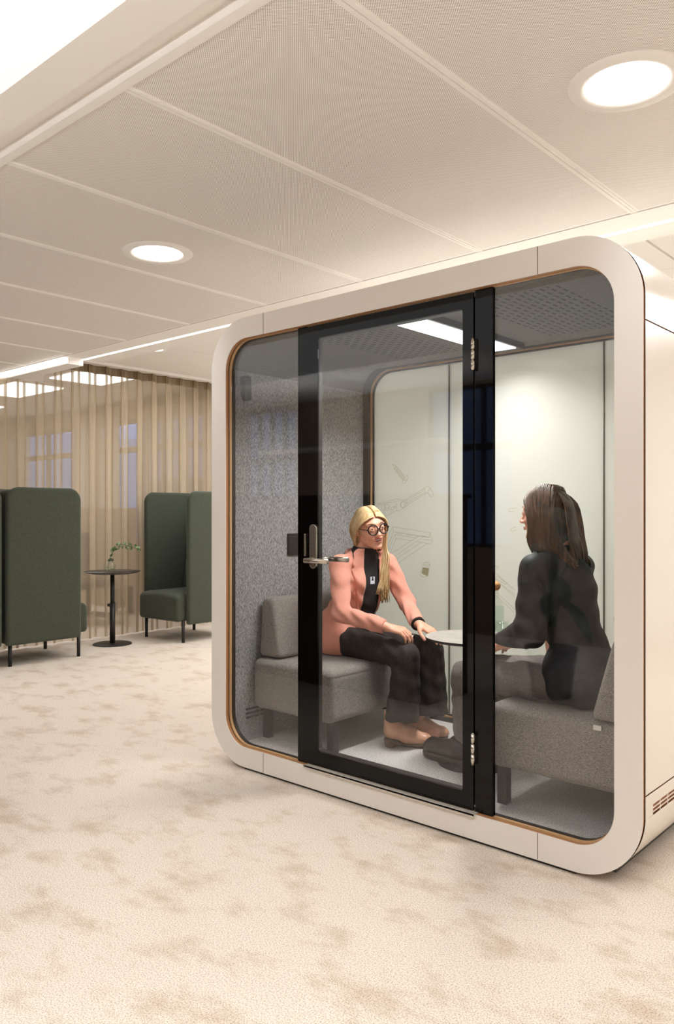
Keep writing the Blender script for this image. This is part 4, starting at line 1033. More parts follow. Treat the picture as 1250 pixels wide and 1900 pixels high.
# ---- the blond woman on the left sofa
def woman_a():
    H = Head((-0.590, 0.655, 1.178), (math.cos(math.radians(-24)), math.sin(math.radians(-24)), -0.10), (-0.02, -0.16, 1.0), 0.98)
    neck = V3(-0.645, 0.668, 1.045); pel = V3(-0.75, 0.655, 0.605); chest = V3(-0.685, 0.665, 0.90)
    sN, eN, wN = V3(-0.675, 0.505, 0.985), V3(-0.600, 0.440, 0.745), V3(-0.385, 0.520, 0.690)
    sF, eF, wF = V3(-0.615, 0.835, 0.985), V3(-0.505, 0.865, 0.770), V3(-0.325, 0.720, 0.690)
    hN, kN, aN = V3(-0.715, 0.560, 0.590), V3(-0.285, 0.570, 0.545), V3(-0.345, 0.575, 0.185)
    hF, kF, aF = V3(-0.715, 0.745, 0.590), V3(-0.275, 0.765, 0.545), V3(-0.345, 0.735, 0.185)
    t = thing('person', (-0.72, 0.66, 0.5), 'seated blond woman in a salmon pink blazer, black turtleneck and round black glasses', 'person')
    F = Field((-0.92, 0.33, 0.10), (-0.08, 0.98, 1.31), 0.0032)
    head_fields(F, H, True, neck)
    F.cone(neck, chest, 0.056, 0.10, 0.03); F.ell(chest, (0.090, 0.145, 0.15), 0.03); F.cone(chest + V3(0, 0, -.1), pel, 0.10, 0.115, 0.04); F.ell(pel, (0.12, 0.17, 0.10), 0.03)
    for a, b, c in ((sN, eN, wN), (sF, eF, wF)): F.chain([a, b, c], [0.048, 0.036, 0.024], 0.02)
    for a, b, c in ((hN, kN, aN), (hF, kF, aF)): F.chain([a, b, c], [0.080, 0.052, 0.036], 0.02)
    P1, tipsN = hand(F, wN + V3(.012, .006, -.002), (0.93, 0.40, -0.22), (0.10, -0.30, 1), 0.98, 0.62, -1)
    P2, tipsF = hand(F, wF + V3(.010, -.004, 0), (0.95, 0.05, -0.42), (0.40, -0.10, 1), 0.98, 0.30, 1)
    # boots' feet inside
    for a, d in ((aN, (0.72, 0.62)), (aF, (0.85, 0.45))): F.cone(a + V3(0, 0, -.03), a + V3(d[0] * .1, d[1] * .1, -.055), 0.035, 0.03, 0.02)
    F.build('body', [M['skin'], M['lip'], M['mouth']], t, head_region(H))
    eyes(H, t, H.f + V3(0.1, 0.1, 0))
    # teeth
    mb = MB(); n = 10
    for i in range(n):
        x = -0.0185 + 0.037 * (i + .5) / n; q = (x / 0.028) ** 2; c = H.p(x, 0.0915 - 0.016 * q, -0.0508 + 0.008 * q); mb.ell(c, (0.0021, 0.0021, 0.0042), 6, R=Matrix(H.R.tolist()))
    mb.build('teeth', M['teeth'], t)
    # glasses
    g = MB()
    for sd in (-1, 1):
        ctr = (sd * 0.032, 0.106, 0.007); ring_ = []
        for j in range(36):
            a = 2 * PI * j / 36; ring_.append(H.p(ctr[0] + 0.0265 * math.cos(a), ctr[1] - abs(ctr[0] + .0265 * math.cos(a)) ** 2 * 3.0, ctr[2] + 0.0265 * math.sin(a)))
        g.tube(ring_, 0.0032, 8, closed=True)
        g.tube([H.p(sd * 0.0585, 0.096, 0.009), H.p(sd * 0.066, 0.094, 0.011)], 0.004, 8)
        g.tube([H.p(sd * 0.066, 0.094, 0.011), H.p(sd * 0.074, 0.04, 0.010), H.p(sd * 0.078, -0.002, 0.012), H.p(sd * 0.077, -0.016, 0.000)], 0.0018, 6)
    g.tube([H.p(-0.0065, 0.1075, 0.010), H.p(0, 0.110, 0.0125), H.p(0.0065, 0.1075, 0.010)], 0.0026, 8)
    gl = child_of_child(g.build('glasses', M['frame_black'], t))
    for sd in (-1, 1):
        mb = MB(); pts = [H.p(sd * .032 + .025 * math.cos(2 * PI * j / 24), 0.106 - abs(sd * .032 + .025 * math.cos(2 * PI * j / 24)) ** 2 * 3, .007 + .025 * math.sin(2 * PI * j / 24)) for j in range(24)]
        mb.add(pts, [tuple(range(24))]); mb.build('lens', M['lens_glass'], gl)
    # sweater
    S = Field((-0.90, 0.42, 0.52), (-0.45, 0.93, 1.12), 0.004)
    S.cone(neck + V3(.003, 0, -.03), neck + V3(0.016, -0.003, 0.040), 0.066, 0.060, 0.01)
    S.cone(neck + V3(0, 0, -.03), chest + V3(0, 0, .02), 0.066, 0.105, 0.05); S.ell(chest + V3(.018, 0, -0.01), (0.098, 0.128, 0.15), 0.04)
    for sd, sh in ((-1, sN), (1, sF)): S.cone(neck + V3(0, 0, -.04), sh + V3(0, 0, .0), 0.05, 0.045, 0.04); S.ell(chest + V3(0.068, sd * .062, -.005), (.048, .054, .052), .03)
    S.cone(chest + V3(0.005, 0, -.1), pel + V3(0.01, 0, .02), 0.105, 0.118, 0.05); S.ell(pel + V3(.01, 0, .02), (0.115, 0.155, 0.10), 0.04)
    S.keep(lambda x, y, z: (0.60 - z)); S.wrinkle(lambda x, y, z: 0.0016 * np.sin(z * 95 + y * 30) * np.sin(x * 30 + 1) * (z < 0.9))
    S.keep(lambda x, y, z: z - 1.078 + (x + .63) * 0.12)
    S.build('turtleneck', M['knit'], t)
    # blazer
    B = Field((-0.92, 0.34, 0.46), (-0.26, 0.98, 1.10), 0.004)
    B.cone(neck + V3(-.008, 0, -.035), chest + V3(-.006, 0, .02), 0.075, 0.117, 0.05); B.ell(chest + V3(.006, 0, -0.015), (0.108, 0.152, 0.155), 0.04)
    for sd, sh in ((-1, sN), (1, sF)): B.cone(neck + V3(-.012, 0, -.035), sh + V3(0, -sd * 0.012, .000), 0.056, 0.050, 0.035); B.ell(chest + V3(0.062, sd * .066, -.005), (.056, .062, .062), .03)
    B.cone(chest + V3(-.004, 0, -.10), pel + V3(-.01, 0, .08), 0.118, 0.118, 0.05); B.ell(pel + V3(-.005, 0, .055), (0.135, 0.172, 0.10), 0.04); B.ell(pel + V3(-.004, 0, -.03), (0.148, 0.190, 0.11), 0.04)
    B.ell(hN + V3(-.015, -.004, .0), (0.110, 0.106, 0.115), 0.03); B.ell(hF + V3(-.015, .004, .0), (0.110, 0.106, 0.115), 0.03)
    B.chain([sN, eN, wN], [0.055, 0.046, 0.037], 0.025); B.chain([sF, eF, wF], [0.054, 0.045, 0.037], 0.025)
    # open front: a channel along the front of the trunk
    fx, fy = 0.975, -0.22
    def front(x, y, z):
        X = x - (-0.70); Y = y - 0.660; f_ = X * fx + Y * fy; l_ = -X * fy + Y * fx
        top = np.clip((z - 0.80) / 0.26, 0, 1); hw = 0.064 - 0.006 * top + 0.05 * np.clip((0.68 - z) / 0.16, 0, 1)
        return np.maximum(np.abs(l_ - 0.012) - hw, 0.035 - f_)
    trunk_only = Field(B.lo, B.lo + 0.01, B.h); trunk_only.n = B.n; trunk_only.D = np.full(B.D.shape, 1.0, np.float32)
    # keep the sleeves whole
    trunk_only.chain([sN * .2 + eN * .8, eN, wN], [0.058, 0.052, 0.040], 0.01); trunk_only.chain([sF * .2 + eF * .8, eF, wF], [0.058, 0.050, 0.040], 0.01)
    sleeves = trunk_only.D
    cut = np.maximum(front(*B.grid()), -(sleeves - 0.002))
    B.D = np.maximum(B.D, -cut.astype(np.float32))
    B.keep(lambda x, y, z: 0.516 - z + 0.13 * np.clip((x + .665) / .10, 0, 1) ** 1.3)
    axN, axF = unit(wN - eN), unit(wF - eF)
    for wv, ax in ((wN, axN), (wF, axF)):
        e = wv + ax * -0.004
        B.D = np.maximum(B.D, np.where(sum((g - q) ** 2 for g, q in zip(B.grid(), wv)) < 0.085 ** 2, sum((g - q) * a for g, q, a in zip(B.grid(), e, ax)), -1).astype(np.float32))
    B.wrinkle(lambda x, y, z: 0.0030 * np.sin(z * 78 + np.sin(y * 22) * 2.2 + x * 46) * np.clip(1.4 - 5 * np.abs(z - 0.80), 0, 1) + 0.0022 * np.sin(x * 105 + z * 60 + np.sin(z * 25) * 2) * np.clip((x + 0.62) * 12, 0, 1))
    bl = child_of_child(B.build('blazer', M['pink'], t))
    # lapels and collar draped over the blazer
    SB = Field(B.lo, B.lo + 0.01, B.h); SB.n = B.n; SB.D = B.D.copy(); gx_ = SB.grid()
    i0 = np.round((S.lo - B.lo) / B.h).astype(int); sl_ = tuple(slice(max(0, i0[q]), min(B.n[q], i0[q] + S.n[q])) for q in range(3)); so = tuple(slice(max(0, -i0[q]), max(0, -i0[q]) + sl_[q].stop - sl_[q].start) for q in range(3))
    SB.D[sl_] = np.minimum(SB.D[sl_], S.D[so])
    def drape(poly, n, name, m, off, par, thick=0.0035, fld=SB, l0=0.012):
        """poly: list of (z, lateral inner, lateral outer)"""
        mb = MB(); rows_ = []
        zz = np.linspace(poly[0][0], poly[-1][0], n)[::-1]
        for z in zz:
            a = np.interp(-z, [-q[0] for q in poly], [q[1] for q in poly]); b_ = np.interp(-z, [-q[0] for q in poly], [q[2] for q in poly]); row = []
            for q in np.linspace(0, 1, 6):
                l = a + (b_ - a) * q + l0; o = V3(-0.70 + fx * 0.30 - fy * l, 0.660 + fy * 0.30 + fx * l, z); p = fld.march(o, (-fx, -fy, 0), 0.42)
                if rows_ and fld.sample(p) > 0.004: p = np.array([*rows_[-1][len(row)][:2], z])
                row.append(p)
            rows_.append(row)
        out = [[p + V3(fx, fy, 0) * off for p in r_] for r_ in rows_]; inn = [[p + V3(fx, fy, 0) * (off - thick) for p in r_] for r_ in rows_]
        V = [p for r_ in out for p in r_] + [p for r_ in inn for p in r_]; F_ = []; N_ = n * 6
        for i in range(n - 1):
            for j in range(5): a = i * 6 + j; F_.append((a, a + 1, a + 7, a + 6)); F_.append((N_ + a, N_ + a + 6, N_ + a + 7, N_ + a + 1))
        for i in range(n - 1):
            for j in (0, 5): a = i * 6 + j; F_.append((a, a + 6, N_ + a + 6, N_ + a))
        for j in range(5):
            for i in (0, n - 1): a = i * 6 + j; F_.append((a, a + 1, N_ + a + 1, N_ + a))
        mb.add(V, F_, 0, True); return mb.build(name, m, par)
    for sd in (-1, 1):
        drape([(1.072, sd * 0.036, sd * 0.056), (1.045, sd * 0.042, sd * 0.082), (1.00, sd * 0.048, sd * 0.108), (0.988, sd * 0.048, sd * 0.116), (0.980, sd * 0.049, sd * 0.094), (0.966, sd * 0.049, sd * 0.116), (0.86, sd * 0.054, sd * 0.100), (0.74, sd * 0.058, sd * 0.074), (0.66, sd * 0.066, sd * 0.072)], 44, 'lapel', M['pink'], 0.0075, bl)
    # collar round the neck
    ring_ = []
    for j in range(25):
        a = math.radians(48 + 264 * j / 24); ring_.append((neck[0] - 0.010 + 0.078 * math.cos(a) * 1.0, neck[1] + 0.082 * math.sin(a), 1.022 + 0.032 * (1 - abs(j - 12) / 12) + 0.0))
    mb = MB(); mb.tube(ring_, [0.010 + 0.008 * math.sin(PI * j / 24) for j in range(25)], 8, flat=1.0); mb.build('collar', M['pink'], bl)
    # badge
    o = S.march(V3(-0.70 + fx * .3, 0.660 + fy * .3, 0.905) + V3(-fy, fx, 0) * 0.012, (-fx, -fy, 0)); mb = MB(); u = V3(-fy, fx, 0); c = o + V3(fx, fy, 0) * 0.004
    def quad(a, b, z0, z1, d, mi): mb.add([c + u * a + V3(0, 0, z0) + V3(fx, fy, 0) * d, c + u * b + V3(0, 0, z0) + V3(fx, fy, 0) * d, c + u * b + V3(0, 0, z1) + V3(fx, fy, 0) * d, c + u * a + V3(0, 0, z1) + V3(fx, fy, 0) * d], [(0, 1, 2, 3)], mi)
    quad(-.0145, .0145, -.019, .019, 0, 0); quad(-.004, .005, 0.002, 0.018, .0008, 1); quad(-.007, .007, -.001, 0.004, .0009, 1)
    mb.build('badge', [M['badge'], M['black']], t)
    # trousers
    T = Field((-0.92, 0.40, 0.17), (-0.10, 0.95, 0.73), 0.005)
    T.ell(pel + V3(0, 0, -.015), (0.125, 0.165, 0.092), 0.03)
    T.chain([hN, kN + V3(0, 0, 0)], [0.084, 0.064], 0.02); T.chain([hF, kF], [0.084, 0.064], 0.02)
    T.cone(kN, V3(-0.318, 0.572, 0.20), 0.065, 0.088, 0.02); T.cone(kF, V3(-0.285, 0.775, 0.22), 0.065, 0.090, 0.02)
    T.keep(lambda x, y, z: 0.228 + 0.02 * (x + .3) - z); T.wrinkle(lambda x, y, z: 0.0022 * np.sin(x * 60 + y * 90 + z * 20) + 0.002 * np.sin(z * 70 + x * 50))
    T.keep(lambda x, y, z: 0.507 - z - 1e3 * (x > -0.435))   # rests on the seat
    T.build('trousers', M['trouser'], t)
    # ankle boots with stacked heels
    for nm, a, heel, toe in (('boot', aN, V3(-0.385, 0.528, FZ), V3(-0.205, 0.668, FZ)), ('boot', aF, V3(-0.395, 0.700, FZ), V3(-0.215, 0.832, FZ))):
        d = unit(toe - heel); L = np.linalg.norm(toe - heel); q = V3(-d[1], d[0], 0)
        W = Field(np.minimum(heel, toe) - .07, np.maximum(heel, toe) + V3(.07, .07, .24), 0.0036)
        W.cone(heel + d * .035 + V3(0, 0, .19), heel + d * .030 + V3(0, 0, .085), 0.043, 0.040, 0.01); W.cone(heel + d * .028 + V3(0, 0, .078), heel + d * .10 + V3(0, 0, .062), 0.034, 0.038, 0.015)
        W.cone(heel + d * .05 + V3(0, 0, .11), heel + d * .14 + V3(0, 0, .060), 0.036, 0.032, 0.03)
        W.cone(heel + d * .11 + V3(0, 0, .052), heel + d * (L - .035) + V3(0, 0, .042), 0.038, 0.031, 0.015); W.ell(heel + d * (L - .03) + V3(0, 0, .040), (.036, .036, .024), .012)
        def solez(x, y): s_ = (x - heel[0]) * d[0] + (y - heel[1]) * d[1]; return FZ + 0.022 + 0.030 * np.clip(1 - (s_ + .01) / .10, 0, 1) ** 1.2
        W.keep(lambda x, y, z: solez(x, y) - z); W.keep(lambda x, y, z: z - (FZ + 0.185)); b_ = child_of_child(W.build(nm, M['tan'], t))
        S2 = Field(np.minimum(heel, toe) - .07, np.maximum(heel, toe) + V3(.07, .07, .12), 0.0036)
        S2.cone(heel + d * .03 + V3(0, 0, .05), heel + d * .05 + V3(0, 0, .05), 0.036, 0.036, 0.01); S2.cone(heel + d * .05 + V3(0, 0, .05), heel + d * (L - .034) + V3(0, 0, .035), 0.037, 0.039, 0.01)
        S2.keep(lambda x, y, z: z - solez(x, y)); S2.keep(lambda x, y, z: solez(x, y) - 0.020 - z - 0.0)
        S2.build('welt_sole', [M['heel']], b_)
        K = Field(heel - .06, heel + V3(.09, .09, .09), 0.0036); K.cone(heel + d * .026 + V3(0, 0, -.01), heel + d * .022 + V3(0, 0, .06), 0.027, 0.034, 0)
        K.keep(lambda x, y, z: z - (solez(x, y) - .006)); K.keep(lambda x, y, z: FZ + .001 - z); K.build('heel', M['heel'], b_)
    # rings, cuff bracelet
    mb = MB(); a, dd = eF, axF; c = wF + axF * 0.004; u = unit(np.cross(axF, (0, 0, 1))); w_ = np.cross(u, axF)
    mb.tube([c + (u * math.cos(2 * PI * j / 20) + w_ * math.sin(2 * PI * j / 20)) * 0.031 for j in range(20)], 0.007, 8, closed=True); mb.build('dark_cuff', M['knit'], t)
    for tip, d, r in (tipsN[1], tipsF[1]):
        c = tip - d * 0.036 + V3(0, 0, .006); u = unit(np.cross(d, (0, 0, 1))); w_ = np.cross(u, d)
        mb = MB(); mb.tube([c + (u * math.cos(2 * PI * j / 16) + w_ * math.sin(2 * PI * j / 16)) * 0.0092 for j in range(16)], 0.0014, 6, closed=True); mb.build('finger_ring', M['chrome'], t)
    # hair: cap + strands
    Hh = Field(H.c - .13, H.c + .13, 0.004)
    Hh.ell(H.p(0, -0.016, 0.028), [0.076, 0.097, 0.084], 0.01, 'u', H.R); Hh.ell(H.p(0, -0.05, -0.04), [0.068, 0.055, 0.08], 0.02, 'u', H.R)
    def face(x, y, z):
        X, Y, Z = x - H.c[0], y - H.c[1], z - H.c[2]; lx = X * H.R[0, 0] + Y * H.R[1, 0] + Z * H.R[2, 0]; ly = X * H.R[0, 1] + Y * H.R[1, 1] + Z * H.R[2, 1]; lz = X * H.R[0, 2] + Y * H.R[1, 2] + Z * H.R[2, 2]
        zt = 0.078 - 9.0 * lx * lx; return np.maximum(np.maximum(lz - zt, 0.028 - ly), -1)
    Hh.carve(face)
    hair = child_of_child(Hh.build('hair', M['blond'], t, smooth=2))
    mb = MB(); r = random.Random(11); paths = []
    for i in range(260):      # near side: from the parting, over the temple, behind the ear to the nape
        s = r.random(); y0 = 0.074 - 0.15 * s; ly = r.gauss(0, .002); of = r.uniform(0.0, 0.006)
        zt = 0.028 + 0.088 * math.sqrt(max(0, 1 - ((y0 + .016) / .104) ** 2))
        q = [H.p(0.004, y0, zt + of * .5), H.p(0.042, y0 * .92 + .004, max(zt - .009, .060) + of * .6), H.p(0.077 + of, y0 * .66 - .004, 0.030), H.p(0.081 + of, y0 * .25 - 0.022, -0.018), H.p(0.077 + of, y0 * .18 - 0.042, -0.065), H.p(0.058 + of, y0 * .15 - 0.058 + ly, -0.105 - r.uniform(0, .018)), H.p(0.036 + of, -0.070 + ly, -0.128 - r.uniform(0, .02))]
        paths.append(bez(q, 14))
    strands(mb, paths, 0.0024)
    paths = []
    for i in range(240):      # far side: falls in front of the far shoulder to the chest
        s = r.random(); y0 = 0.074 - 0.15 * s; of = r.uniform(0.0, 0.006); a_ = r.random(); dl = r.gauss(0, 1)
        zt = 0.028 + 0.088 * math.sqrt(max(0, 1 - ((y0 + .016) / .104) ** 2)); L = r.uniform(0.0, 0.09) * (1 if r.random() > .3 else 1.6)
        c1 = V3(-0.555 + .016 * dl - .010 * a_, 0.722 + .020 * (a_ - .5), 1.02); c2 = V3(-0.545 + .006 * dl, 0.725 + .045 * (a_ - .5) - .006, 0.93); c3 = V3(-0.556 + .006 * dl, 0.735 + .06 * (a_ - .5) - .010, 0.84); c4 = V3(-0.562 + .006 * dl, 0.742 + .055 * (a_ - .5), 0.775 + L)
        q = [H.p(-0.004, y0, zt + of * .5), H.p(-0.042, y0 * .92 + .002, max(zt - .009, .058) + of), H.p(-0.077 - of, y0 * .72, 0.030), H.p(-0.080 - of, y0 * .45 + .004, -0.030), c1 * .55 + H.p(-0.076, .015, -.08) * .45, c1, c2]
        if r.random() < .85: q += [c3, c4]
        else: q += [c3 + V3(.004, -.035, -.01)]
        paths.append(bez(q, 20))
    strands(mb, paths, 0.0026)
    paths = []
    for i in range(110):
        s = r.random(); x0 = r.uniform(-.05, .06); q = [H.p(x0 * .3, -0.06, .105), H.p(x0 * .9, -0.105, .05), H.p(x0 * 1.2, -0.112, -.02), H.p(x0 * 1.05, -0.098, -.08), H.p(x0 * .9, -0.090 + r.gauss(0, .004), -.135 - r.uniform(0, .02))]; paths.append(bez(q, 12))
    strands(mb, paths, 0.0028)
    mb.build('hair_strands', M['blond'], hair)
    return t
woman_a()

# ---- the dark-haired woman on the right sofa, seen from behind
def woman_b():
    H = Head((0.533, 0.428, 1.252), (-1.0, -0.06, -0.05), (0.02, 0.02, 1.0), 0.98)
    neck = V3(0.590, 0.430, 1.115); pel = V3(0.700, 0.395, 0.605); chest = V3(0.630, 0.425, 0.945)
    sN, eN, wN = V3(0.572, 0.275, 1.030), V3(0.575, 0.225, 0.800), V3(0.405, 0.330, 0.715)
    sF, eF, wF = V3(0.610, 0.570, 1.030), V3(0.560, 0.660, 0.790), V3(0.390, 0.600, 0.705)
    hN, kN, aN = V3(0.670, 0.310, 0.590), V3(0.185, 0.385, 0.540), V3(0.115, 0.490, 0.235)
    hF, kF, aF = V3(0.685, 0.510, 0.590), V3(0.245, 0.560, 0.545), V3(0.225, 0.700, 0.225)
    t = thing('person', (0.7, 0.42, 0.5), 'seated brown-haired woman in a dark shirt and grey trousers, her back half towards us', 'person')
    F = Field((-0.06, 0.14, 0.12), (0.88, 0.78, 1.38), 0.0036)
    head_fields(F, H, False, neck)
    F.cone(neck, chest, 0.056, 0.10, 0.03); F.ell(chest, (0.090, 0.145, 0.15), 0.03); F.cone(chest + V3(0, 0, -.1), pel, 0.10, 0.115, 0.04); F.ell(pel, (0.12, 0.17, 0.10), 0.03)
    for a, b, c in ((sN, eN, wN), (sF, eF, wF)): F.chain([a, b, c], [0.048, 0.036, 0.024], 0.02)
    for a, b, c in ((hN, kN, aN), (hF, kF, aF)): F.chain([a, b, c], [0.078, 0.050, 0.036], 0.02)
    hand(F, wN + V3(-.012, .006, -.004), (-0.93, 0.30, -0.28), (-0.2, -0.2, 1), 0.98, 0.40, -1); hand(F, wF + V3(-.012, 0, -.004), (-0.95, -0.15, -0.25), (-0.2, 0, 1), 0.98, 0.40, 1)
    F.build('body', [M['skin'], M['lip'], M['mouth']], t, head_region(H, False))
    eyes(H, t, H.f)
    # loose satin shirt
    S = Field((0.33, 0.13, 0.50), (0.92, 0.78, 1.16), 0.0045)
    S.cone(neck + V3(.004, 0, -.035), chest, 0.070, 0.106, 0.05); S.ell(chest + V3(0.0, 0, -0.01), (0.108, 0.148, 0.16), 0.04)
    for sh in (sN, sF): S.cone(neck + V3(.012, 0, -.05), sh, 0.058, 0.060, 0.04)
    S.cone(chest + V3(0.01, 0, -.1), pel + V3(.008, 0, .06), 0.112, 0.122, 0.05); S.ell(pel + V3(.008, 0, .03), (0.128, 0.175, 0.115), 0.04)
    S.chain([sN, eN, wN], [0.066, 0.062, 0.054], 0.025); S.chain([sF, eF, wF], [0.064, 0.060, 0.054], 0.025)
    # hanging shirt tail on the near side
    S.ell(V3(0.708, 0.395, 0.60), (0.138, 0.200, 0.13), 0.03)
    S.keep(lambda x, y, z: 0.518 + 0.008 * np.sin(x * 40) + 0.22 * np.clip((0.66 - x) / 0.14, 0, 1) * (z < 0.72) - z)
    for wv, ev in ((wN, eN), (wF, eF)):
        ax = unit(wv - ev); e = wv + ax * 0.012
        S.D = np.maximum(S.D, np.where(sum((g - q) ** 2 for g, q in zip(S.grid(), wv)) < 0.11 ** 2, sum((g - q) * a for g, q, a in zip(S.grid(), e, ax)), -1).astype(np.float32))
    S.wrinkle(lambda x, y, z: 0.0045 * np.sin(x * 42 + y * 26 + np.sin(z * 16) * 2.4) * np.clip(1.15 - z, 0, 1) * 1.6 + 0.003 * np.sin(z * 66 + np.sin(y * 20 + x * 18) * 2.0) * np.clip(2 - 5 * np.abs(z - .78), 0, 1))
    S.build('shirt', M['shirt'], t)
    mb = MB(); ring_ = []   # belt line of the shirt
    Tf = Field((-0.02, 0.16, 0.16), (0.92, 0.72, 0.74), 0.005)
    Tf.ell(pel + V3(0.0, 0, -.02), (0.118, 0.165, 0.085), 0.03)
    Tf.chain([hN, kN], [0.084, 0.070], 0.02); Tf.chain([hF, kF], [0.084, 0.070], 0.02)
    Tf.chain([kN, aN + V3(0, 0, 0.02)], [0.071, 0.060], 0.02); Tf.chain([kF, aF + V3(0, 0, .02)], [0.070, 0.060], 0.02)
    Tf.keep(lambda x, y, z: 0.225 - z); Tf.keep(lambda x, y, z: 0.508 - z - 1e3 * (x < 0.385))
    Tf.wrinkle(lambda x, y, z: 0.0024 * np.sin(x * 55 + y * 80 + z * 30) + 0.002 * np.sin(z * 75 + x * 40))
    Tf.build('trousers', M['jeans'], t)
    for a, heel, toe in ((aN, V3(0.175, 0.505, FZ), V3(-0.150, 0.545, FZ)), (aF, V3(0.29, 0.715, FZ), V3(-0.02, 0.775, FZ))):
        d = unit(toe - heel); L = np.linalg.norm(toe - heel)
        W = Field(np.minimum(heel, toe) - .08, np.maximum(heel, toe) + V3(.08, .08, .26), 0.004)
        W.cone(heel + d * .055 + V3(0, 0, .24), heel + d * .045 + V3(0, 0, .09), 0.054, 0.047, 0.01); W.cone(heel + d * .045 + V3(0, 0, .075), heel + d * .12 + V3(0, 0, .068), 0.044, 0.046, 0.02)
        W.cone(heel + d * .08 + V3(0, 0, .125), heel + d * .18 + V3(0, 0, .070), 0.042, 0.038, 0.035); W.cone(heel + d * .14 + V3(0, 0, .062), heel + d * (L - .05) + V3(0, 0, .055), 0.045, 0.045, 0.015)
        W.ell(heel + d * (L - .045) + V3(0, 0, .055), (.048, .046, .034), .012)
        W.keep(lambda x, y, z: FZ + .034 - z); W.keep(lambda x, y, z: z - (FZ + 0.225))
        W.wrinkle(lambda x, y, z: 0.0022 * np.sin(z * 190 + (x * 40)) * np.clip(1 - np.abs(z - (FZ + .12)) * 22, 0, 1))
        b_ = child_of_child(W.build('boot', M['boot'], t))
        S2 = Field(np.minimum(heel, toe) - .08, np.maximum(heel, toe) + V3(.08, .08, .08), 0.004)
        S2.cone(heel + d * .045 + V3(0, 0, .03), heel + d * .13 + V3(0, 0, .03), 0.047, 0.044, 0.01); S2.cone(heel + d * .13 + V3(0, 0, .03), heel + d * (L - .048) + V3(0, 0, .03), 0.046, 0.052, 0.01)
        def arch(x, y, z): s_ = (x - heel[0]) * d[0] + (y - heel[1]) * d[1]; return FZ + 0.002 + 0.016 * ((s_ > .085) & (s_ < .15)) + 0.010 * np.clip((s_ - (L - .07)) / .07, 0, 1) - z
        S2.keep(lambda x, y, z: z - (FZ + .036)); S2.keep(arch); S2.build('sole', M['sole'], b_)
    # hair
    Hh = Field(H.c - .15, H.c + .15, 0.004)
    Hh.ell(H.p(0, -0.018, 0.028), [0.077, 0.099, 0.083], 0.01, 'u', H.R); Hh.ell(H.p(0, -0.045, -0.05), [0.078, 0.065, 0.09], 0.02, 'u', H.R)
    def face(x, y, z):
        X, Y, Z = x - H.c[0], y - H.c[1], z - H.c[2]; lx = X * H.R[0, 0] + Y * H.R[1, 0] + Z * H.R[2, 0]; ly = X * H.R[0, 1] + Y * H.R[1, 1] + Z * H.R[2, 1]; lz = X * H.R[0, 2] + Y * H.R[1, 2] + Z * H.R[2, 2]
        return np.maximum(lz - 0.070 + 4 * lx * lx, 0.036 - ly)
    Hh.carve(face); Hh.ell(H.p(0, -0.055, -0.12), [0.072, 0.045, 0.09], 0.02, 'u', H.R); hair = child_of_child(Hh.build('hair', M['brown_hair'], t, smooth=2))
    mb = MB(); r = random.Random(21); paths = []
    for sd in (-1, 1):
        for i in range(330):
            s = r.random(); y0 = 0.080 - 0.16 * s; of = r.uniform(0, .008); zt = 0.030 + 0.090 * math.sqrt(max(0, 1 - ((y0 + .018) / .108) ** 2)); e = r.uniform(-.012, .02)
            yb = 0.050 - 0.150 * s if sd < 0 else 0.05 - .15 * s
            fy_ = max(0.0, 1 - s * 2.2)     # the front locks swing forward over the cheek
            q = [H.p(sd * .003, y0, zt + of * .5), H.p(sd * .046, y0 * .90, max(zt - .008, .056) + of), H.p(sd * (.083 + of), yb * .8 + .006 * fy_, .012), H.p(sd * (.084 + of), yb * .8 - .002, -.05), H.p(sd * (.080 + of), yb * .85 + .012 * fy_ - .008, -.105), H.p(sd * (.078 + of), yb - .020 - .03 * s, -.150 - .055 * s + e)]
            if s > .45: q.append(H.p(sd * (.066 + of), yb - .045 - .02 * s, -.215 + e))
            paths.append(bez(q, 16))
    for i in range(300):
        x0 = r.uniform(-.075, .075); q = [H.p(x0 * .25, -.05, .112), H.p(x0 * .9, -.112, .05), H.p(x0 * 1.1, -.128, -.03), H.p(x0 * 1.1, -.135, -.10), H.p(x0 * 1.05, -.142 + r.gauss(0, .004), -.17), H.p(x0 * .95, -.146 + r.gauss(0, .005), -.225 - r.uniform(0, .035))]; paths.append(bez(q, 14))
    strands(mb, paths, 0.0034); mb.build('hair_strands', M['brown_hair'], hair)
    return t
woman_b()

# grey shoulder bag behind the back cushion
t = thing('shoulder_bag', (0.90, 0.62, 0.52), 'grey leather bag with a looped strap tucked behind the right back cushion', 'bag')
MB().rbox((0.76, 0.93, 0.615), (0.20, 0.09, 0.21), 0.03).build('bag_body', M['bag'], t)
path = bez([(0.76, 0.90, 0.71), (0.745, 0.72, 0.78), (0.775, 0.60, 0.80), (0.80, 0.53, 0.845), (0.835, 0.50, 0.868), (0.87, 0.52, 0.855), (0.885, 0.62, 0.80), (0.84, 0.85, 0.73), (0.80, 0.92, 0.71)], 40)
mb = MB(); V = []; F_ = []
for p in path:
    V += [p + V3(0, 0, 0) + V3(-.012, -.006, -.006), p + V3(.012, .006, .006)]
for i in range(len(path) - 1): F_.append((2 * i, 2 * i + 1, 2 * i + 3, 2 * i + 2))
mb.add(V, F_, 0, True); o = mb.build('strap', M['bag'], t); m_ = o.modifiers.new('thick', 'SOLIDIFY'); m_.thickness = 0.003

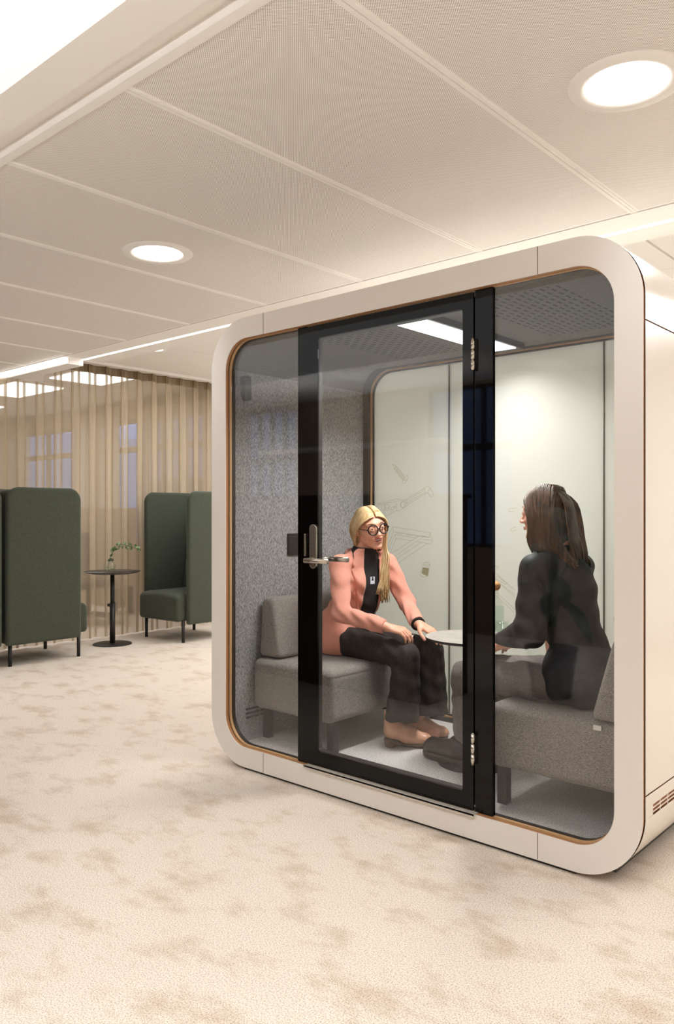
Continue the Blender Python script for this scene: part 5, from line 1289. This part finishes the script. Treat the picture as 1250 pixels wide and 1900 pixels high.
# unseen bodies and wires added for the upward fill lamps behind the camera
for x in (0.8, -3.2):
    o = MB().box(x - 1.22, x + 1.22, -3.47, -3.33, 1.90, 1.94).build('fill_lamp_body', M['white_paint']); tagit(o, 'slim white linear lamp body added behind the camera to brighten the ceiling', 'pendant lamp', 'added ceiling fill lamps')
    for q in (-1.0, 1.0): MB().tube([(x + q, -3.4, 1.94), (x + q, -3.4, 2.64)], 0.002, 6).build('fill_lamp_wire', M['steel'], o)
